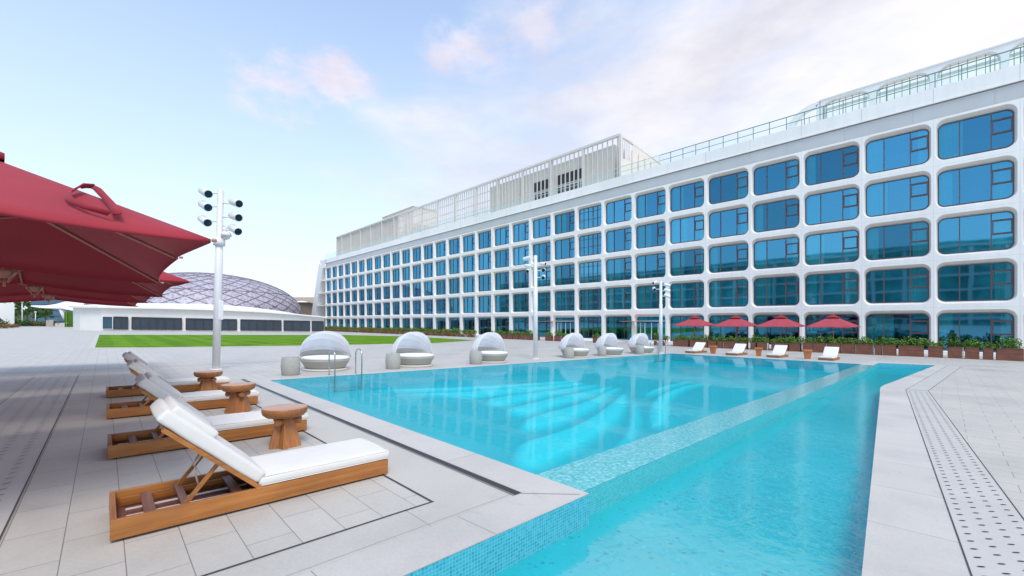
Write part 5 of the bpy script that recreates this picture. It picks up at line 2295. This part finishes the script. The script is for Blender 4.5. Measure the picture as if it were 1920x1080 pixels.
# swooping entrance canopy
t = empty('entrance_canopy', P3(120, 612, 128))
tag(t, 'white swooping canopy roof over the passage left of the white building', 'canopy')
o0 = P3(120, 612, 128)
mb = MB()
top = [(58, 573), (75, 574.5), (90, 573), (104, 571), (112, 569), (122, 566), (128, 572), (136, 574), (150, 573)]
bot = [(58, 574.5), (75, 577), (90, 578), (104, 578.5), (116, 579), (122, 580), (128, 581), (136, 583), (150, 582)]
fr_, bk2 = [], []
for (ax, ay), (bx, by) in zip(top, bot):
    fr_.append((mb.v(P3(ax, ay, 126) - o0), mb.v(P3(bx, by, 124) - o0), mb.v(P3(ax, ay, 126) - o0 + Vector((FX, FY, 0)) * 14 + Vector((0, 0, .3)))))
for a, b in zip(fr_, fr_[1:]):
    mb.face([a[0], b[0], b[1], a[1]], True)
    mb.face([a[0], b[0], b[2], a[2]], True)
mb.build('roof', M['white'], t, solid=.25)
mb = MB()
mb.tube([P3(117, 578, 125) - o0, P3(119.5, 592, 125) - o0, P3(122, 600, 125) - o0], [.9, .5, .35], 10)
mb.build('leg', M['white'], t)

t, d, h = block('green_wall', 120.5, 137, 585, 616, 122, 3, M['leafd'], 'bright green planted wall in the passage beside the white building', 'green wall')
t.children[0].data.materials[0] = simple('planted wall green', (.06, .16, .015), .9, .5, 6)
mb = MB()
mb.bar(d * .32 - Vector((FX, FY, 0)) * .1, d * .32 - Vector((FX, FY, 0)) * .1 + Vector((0, 0, h)), .5, .1)
mb.build('light_strip', simple('lime leaves', (.22, .42, .02), .8, .3, 6), t)

for n_, (a, b, ya, yb, Y, lab) in enumerate(((86, 100, 600.5, 613, 121, 'grey speckled stone block standing on the far paving'), (103, 121, 606, 614, 119, 'low pale stone bench beside the green wall'))):
    t, d, h = block('stone_block', a, b, ya, yb, Y, 1.6, M['concrete'] if n_ == 0 else M['wickerl'], lab, 'stone block')
    mb = MB()
    mb.box(d / 2 + Vector((FX, FY, 0)) * .8 + Vector((0, 0, h + .04)), (d.length * .8, d.length * .8 if False else 1.2, .08))
    mb.build('coping', M['wickerl'], t)

# far trees
def tree(px, py_base, py_top, wpx, Y, seed, label):
    rg = random.Random(seed)
    p = P3(px, py_base, Y)
    base = Vector((p.x, p.y, gz(p.x)))
    H = P3(px, py_top, Y).z - base.z
    Rr = wpx / 2 * Y / F
    t = empty('tree', base)
    tag(t, label, 'tree', 'trees beyond the terrace')
    mb = MB()
    mb.tube([(0, 0, 0), (rg.uniform(-.2, .2), rg.uniform(-.2, .2), H * .35), (rg.uniform(-.3, .3), 0, H * .7)], [.28, .2, .08], 8)
    for k in range(6):
        a = rg.uniform(0, 6.28)
        z = H * rg.uniform(.25, .5)
        mb.tube([(0, 0, z), (math.cos(a) * Rr * .35, math.sin(a) * Rr * .35, z + H * .15), (math.cos(a) * Rr * .65, math.sin(a) * Rr * .65, z + H * .25)], [.1, .07, .03], 6)
    mb.build('trunk', M['bark'], t)
    mb = MB()
    for k in range(26):
        a = rg.uniform(0, 6.28)
        rr_ = Rr * rg.uniform(.1, .8)
        z = H * rg.uniform(.38, .9)
        kk = 1 - max(0, (z / H - .6)) * 1.4
        cr = Rr * rg.uniform(.22, .38)
        leaf_cloud(mb, rg, (math.cos(a) * rr_ * kk, math.sin(a) * rr_ * kk, z), (cr, cr, cr * .7), 90, .34)
    mb.build('crown', M['leaft'], t, recalc=False)
    return t


tree(33, 604, 560, 22, 150, 1, 'dark leafy tree just right of the white pavilion')
tree(50, 605, 562, 26, 155, 2, 'tall round tree behind the slim white lamp post')
tree(68, 605, 574, 20, 165, 3, 'lighter feathery tree before the glass office block')
tree(86, 606, 574, 24, 160, 4, 'broad low tree beside the swooping canopy')
tree(8, 604, 548, 30, 190, 5, 'tall tree behind the white pavilion roof')

# shrubs in a bed on the far left
sh = [shrub_mesh(200 + q, 3.2, 1.5, 620, .26, 1.3).build('bush', (M['leaf'], M['leafd'], M['leafr'])[q % 3], recalc=False) for q in range(3)]
used = [False] * 3
labs = []
sb = [(-6, 613, 1, 1.3), (8, 612, 0, 1.2), (22, 611.5, 1, 1.2), (34, 611, 0, 1.3), (46, 611, 1, 1.2), (3, 616, 2, .55), (16, 615, 2, .55), (28, 614, 2, .55), (52, 611.5, 0, .8), (62, 609, 2, .9), (74, 608.5, 0, 1.0), (86, 608.5, 2, .9), (110, 607.5, 0, 1.0)]
nm = {0: 'light green', 1: 'dark green', 2: 'reddish'}
for n_, (px, py, k, s_) in enumerate(sb):
    g_ = ground_at(px, py)
    if g_.length > 190:
        g_ = g_ * (190 / g_.length)
    o = sh[k]
    if used[k]:
        o = o.copy()
        COL.objects.link(o)
    used[k] = True
    o.location = (g_[0], g_[1], gz(g_[0]))
    o.rotation_euler = (0, 0, rnd.uniform(0, 3))
    o.scale = (s_, s_, s_)
    tag(o, '%s bush, %s from the left in the far bed by the pavilion' % (nm[k], ordn(n_)), 'bush', 'bushes in the far left bed')

for n_, (px, pt, pb_, Y, lab) in enumerate(((41.5, 566, 598, 140, 'slim white lamp post among the far left trees'), (66.5, 585, 598, 150, 'short white lamp post with a box head beside the far trees'))):
    a, b = P3(px, pb_, Y), P3(px, pt, Y)
    a.z = gz(a.x)
    t = empty('lamp_post', a)
    tag(t, lab, 'lamp post')
    mb = MB()
    mb.tube([(0, 0, 0), (0, 0, b.z - a.z)], .11, 8)
    mb.build('post', M['white_metal'], t)
    mb = MB()
    mb.box((0, 0, b.z - a.z), (.6, .6, .35), bev=.03)
    mb.build('lamp_head', M['white_metal'], t)

# distant wooded rise closing the horizon beyond the terrace
mb = MB()
rg = random.Random(3)
pts = []
for i in range(80):
    a = R(-60 + 130 * i / 79)
    d_ = 360
    pts.append((math.sin(a) * d_ - 60, math.cos(a) * d_, 6 + 3 * math.sin(i * .5) + rg.uniform(-.8, .8)))
for a, b in zip(pts, pts[1:]):
    A0, B0 = Vector((a[0], a[1], -8)), Vector((b[0], b[1], -8))
    oa = Vector((a[0], a[1], 0)).normalized() * 40
    mb.poly([A0, B0, Vector(b), Vector(a)])
    mb.poly([Vector(a), Vector(b), Vector(b) + oa, Vector(a) + oa])
tag(mb.build('hills', simple('far wooded slope', (.06, .10, .06), .9, .4, .15)), kind='structure')
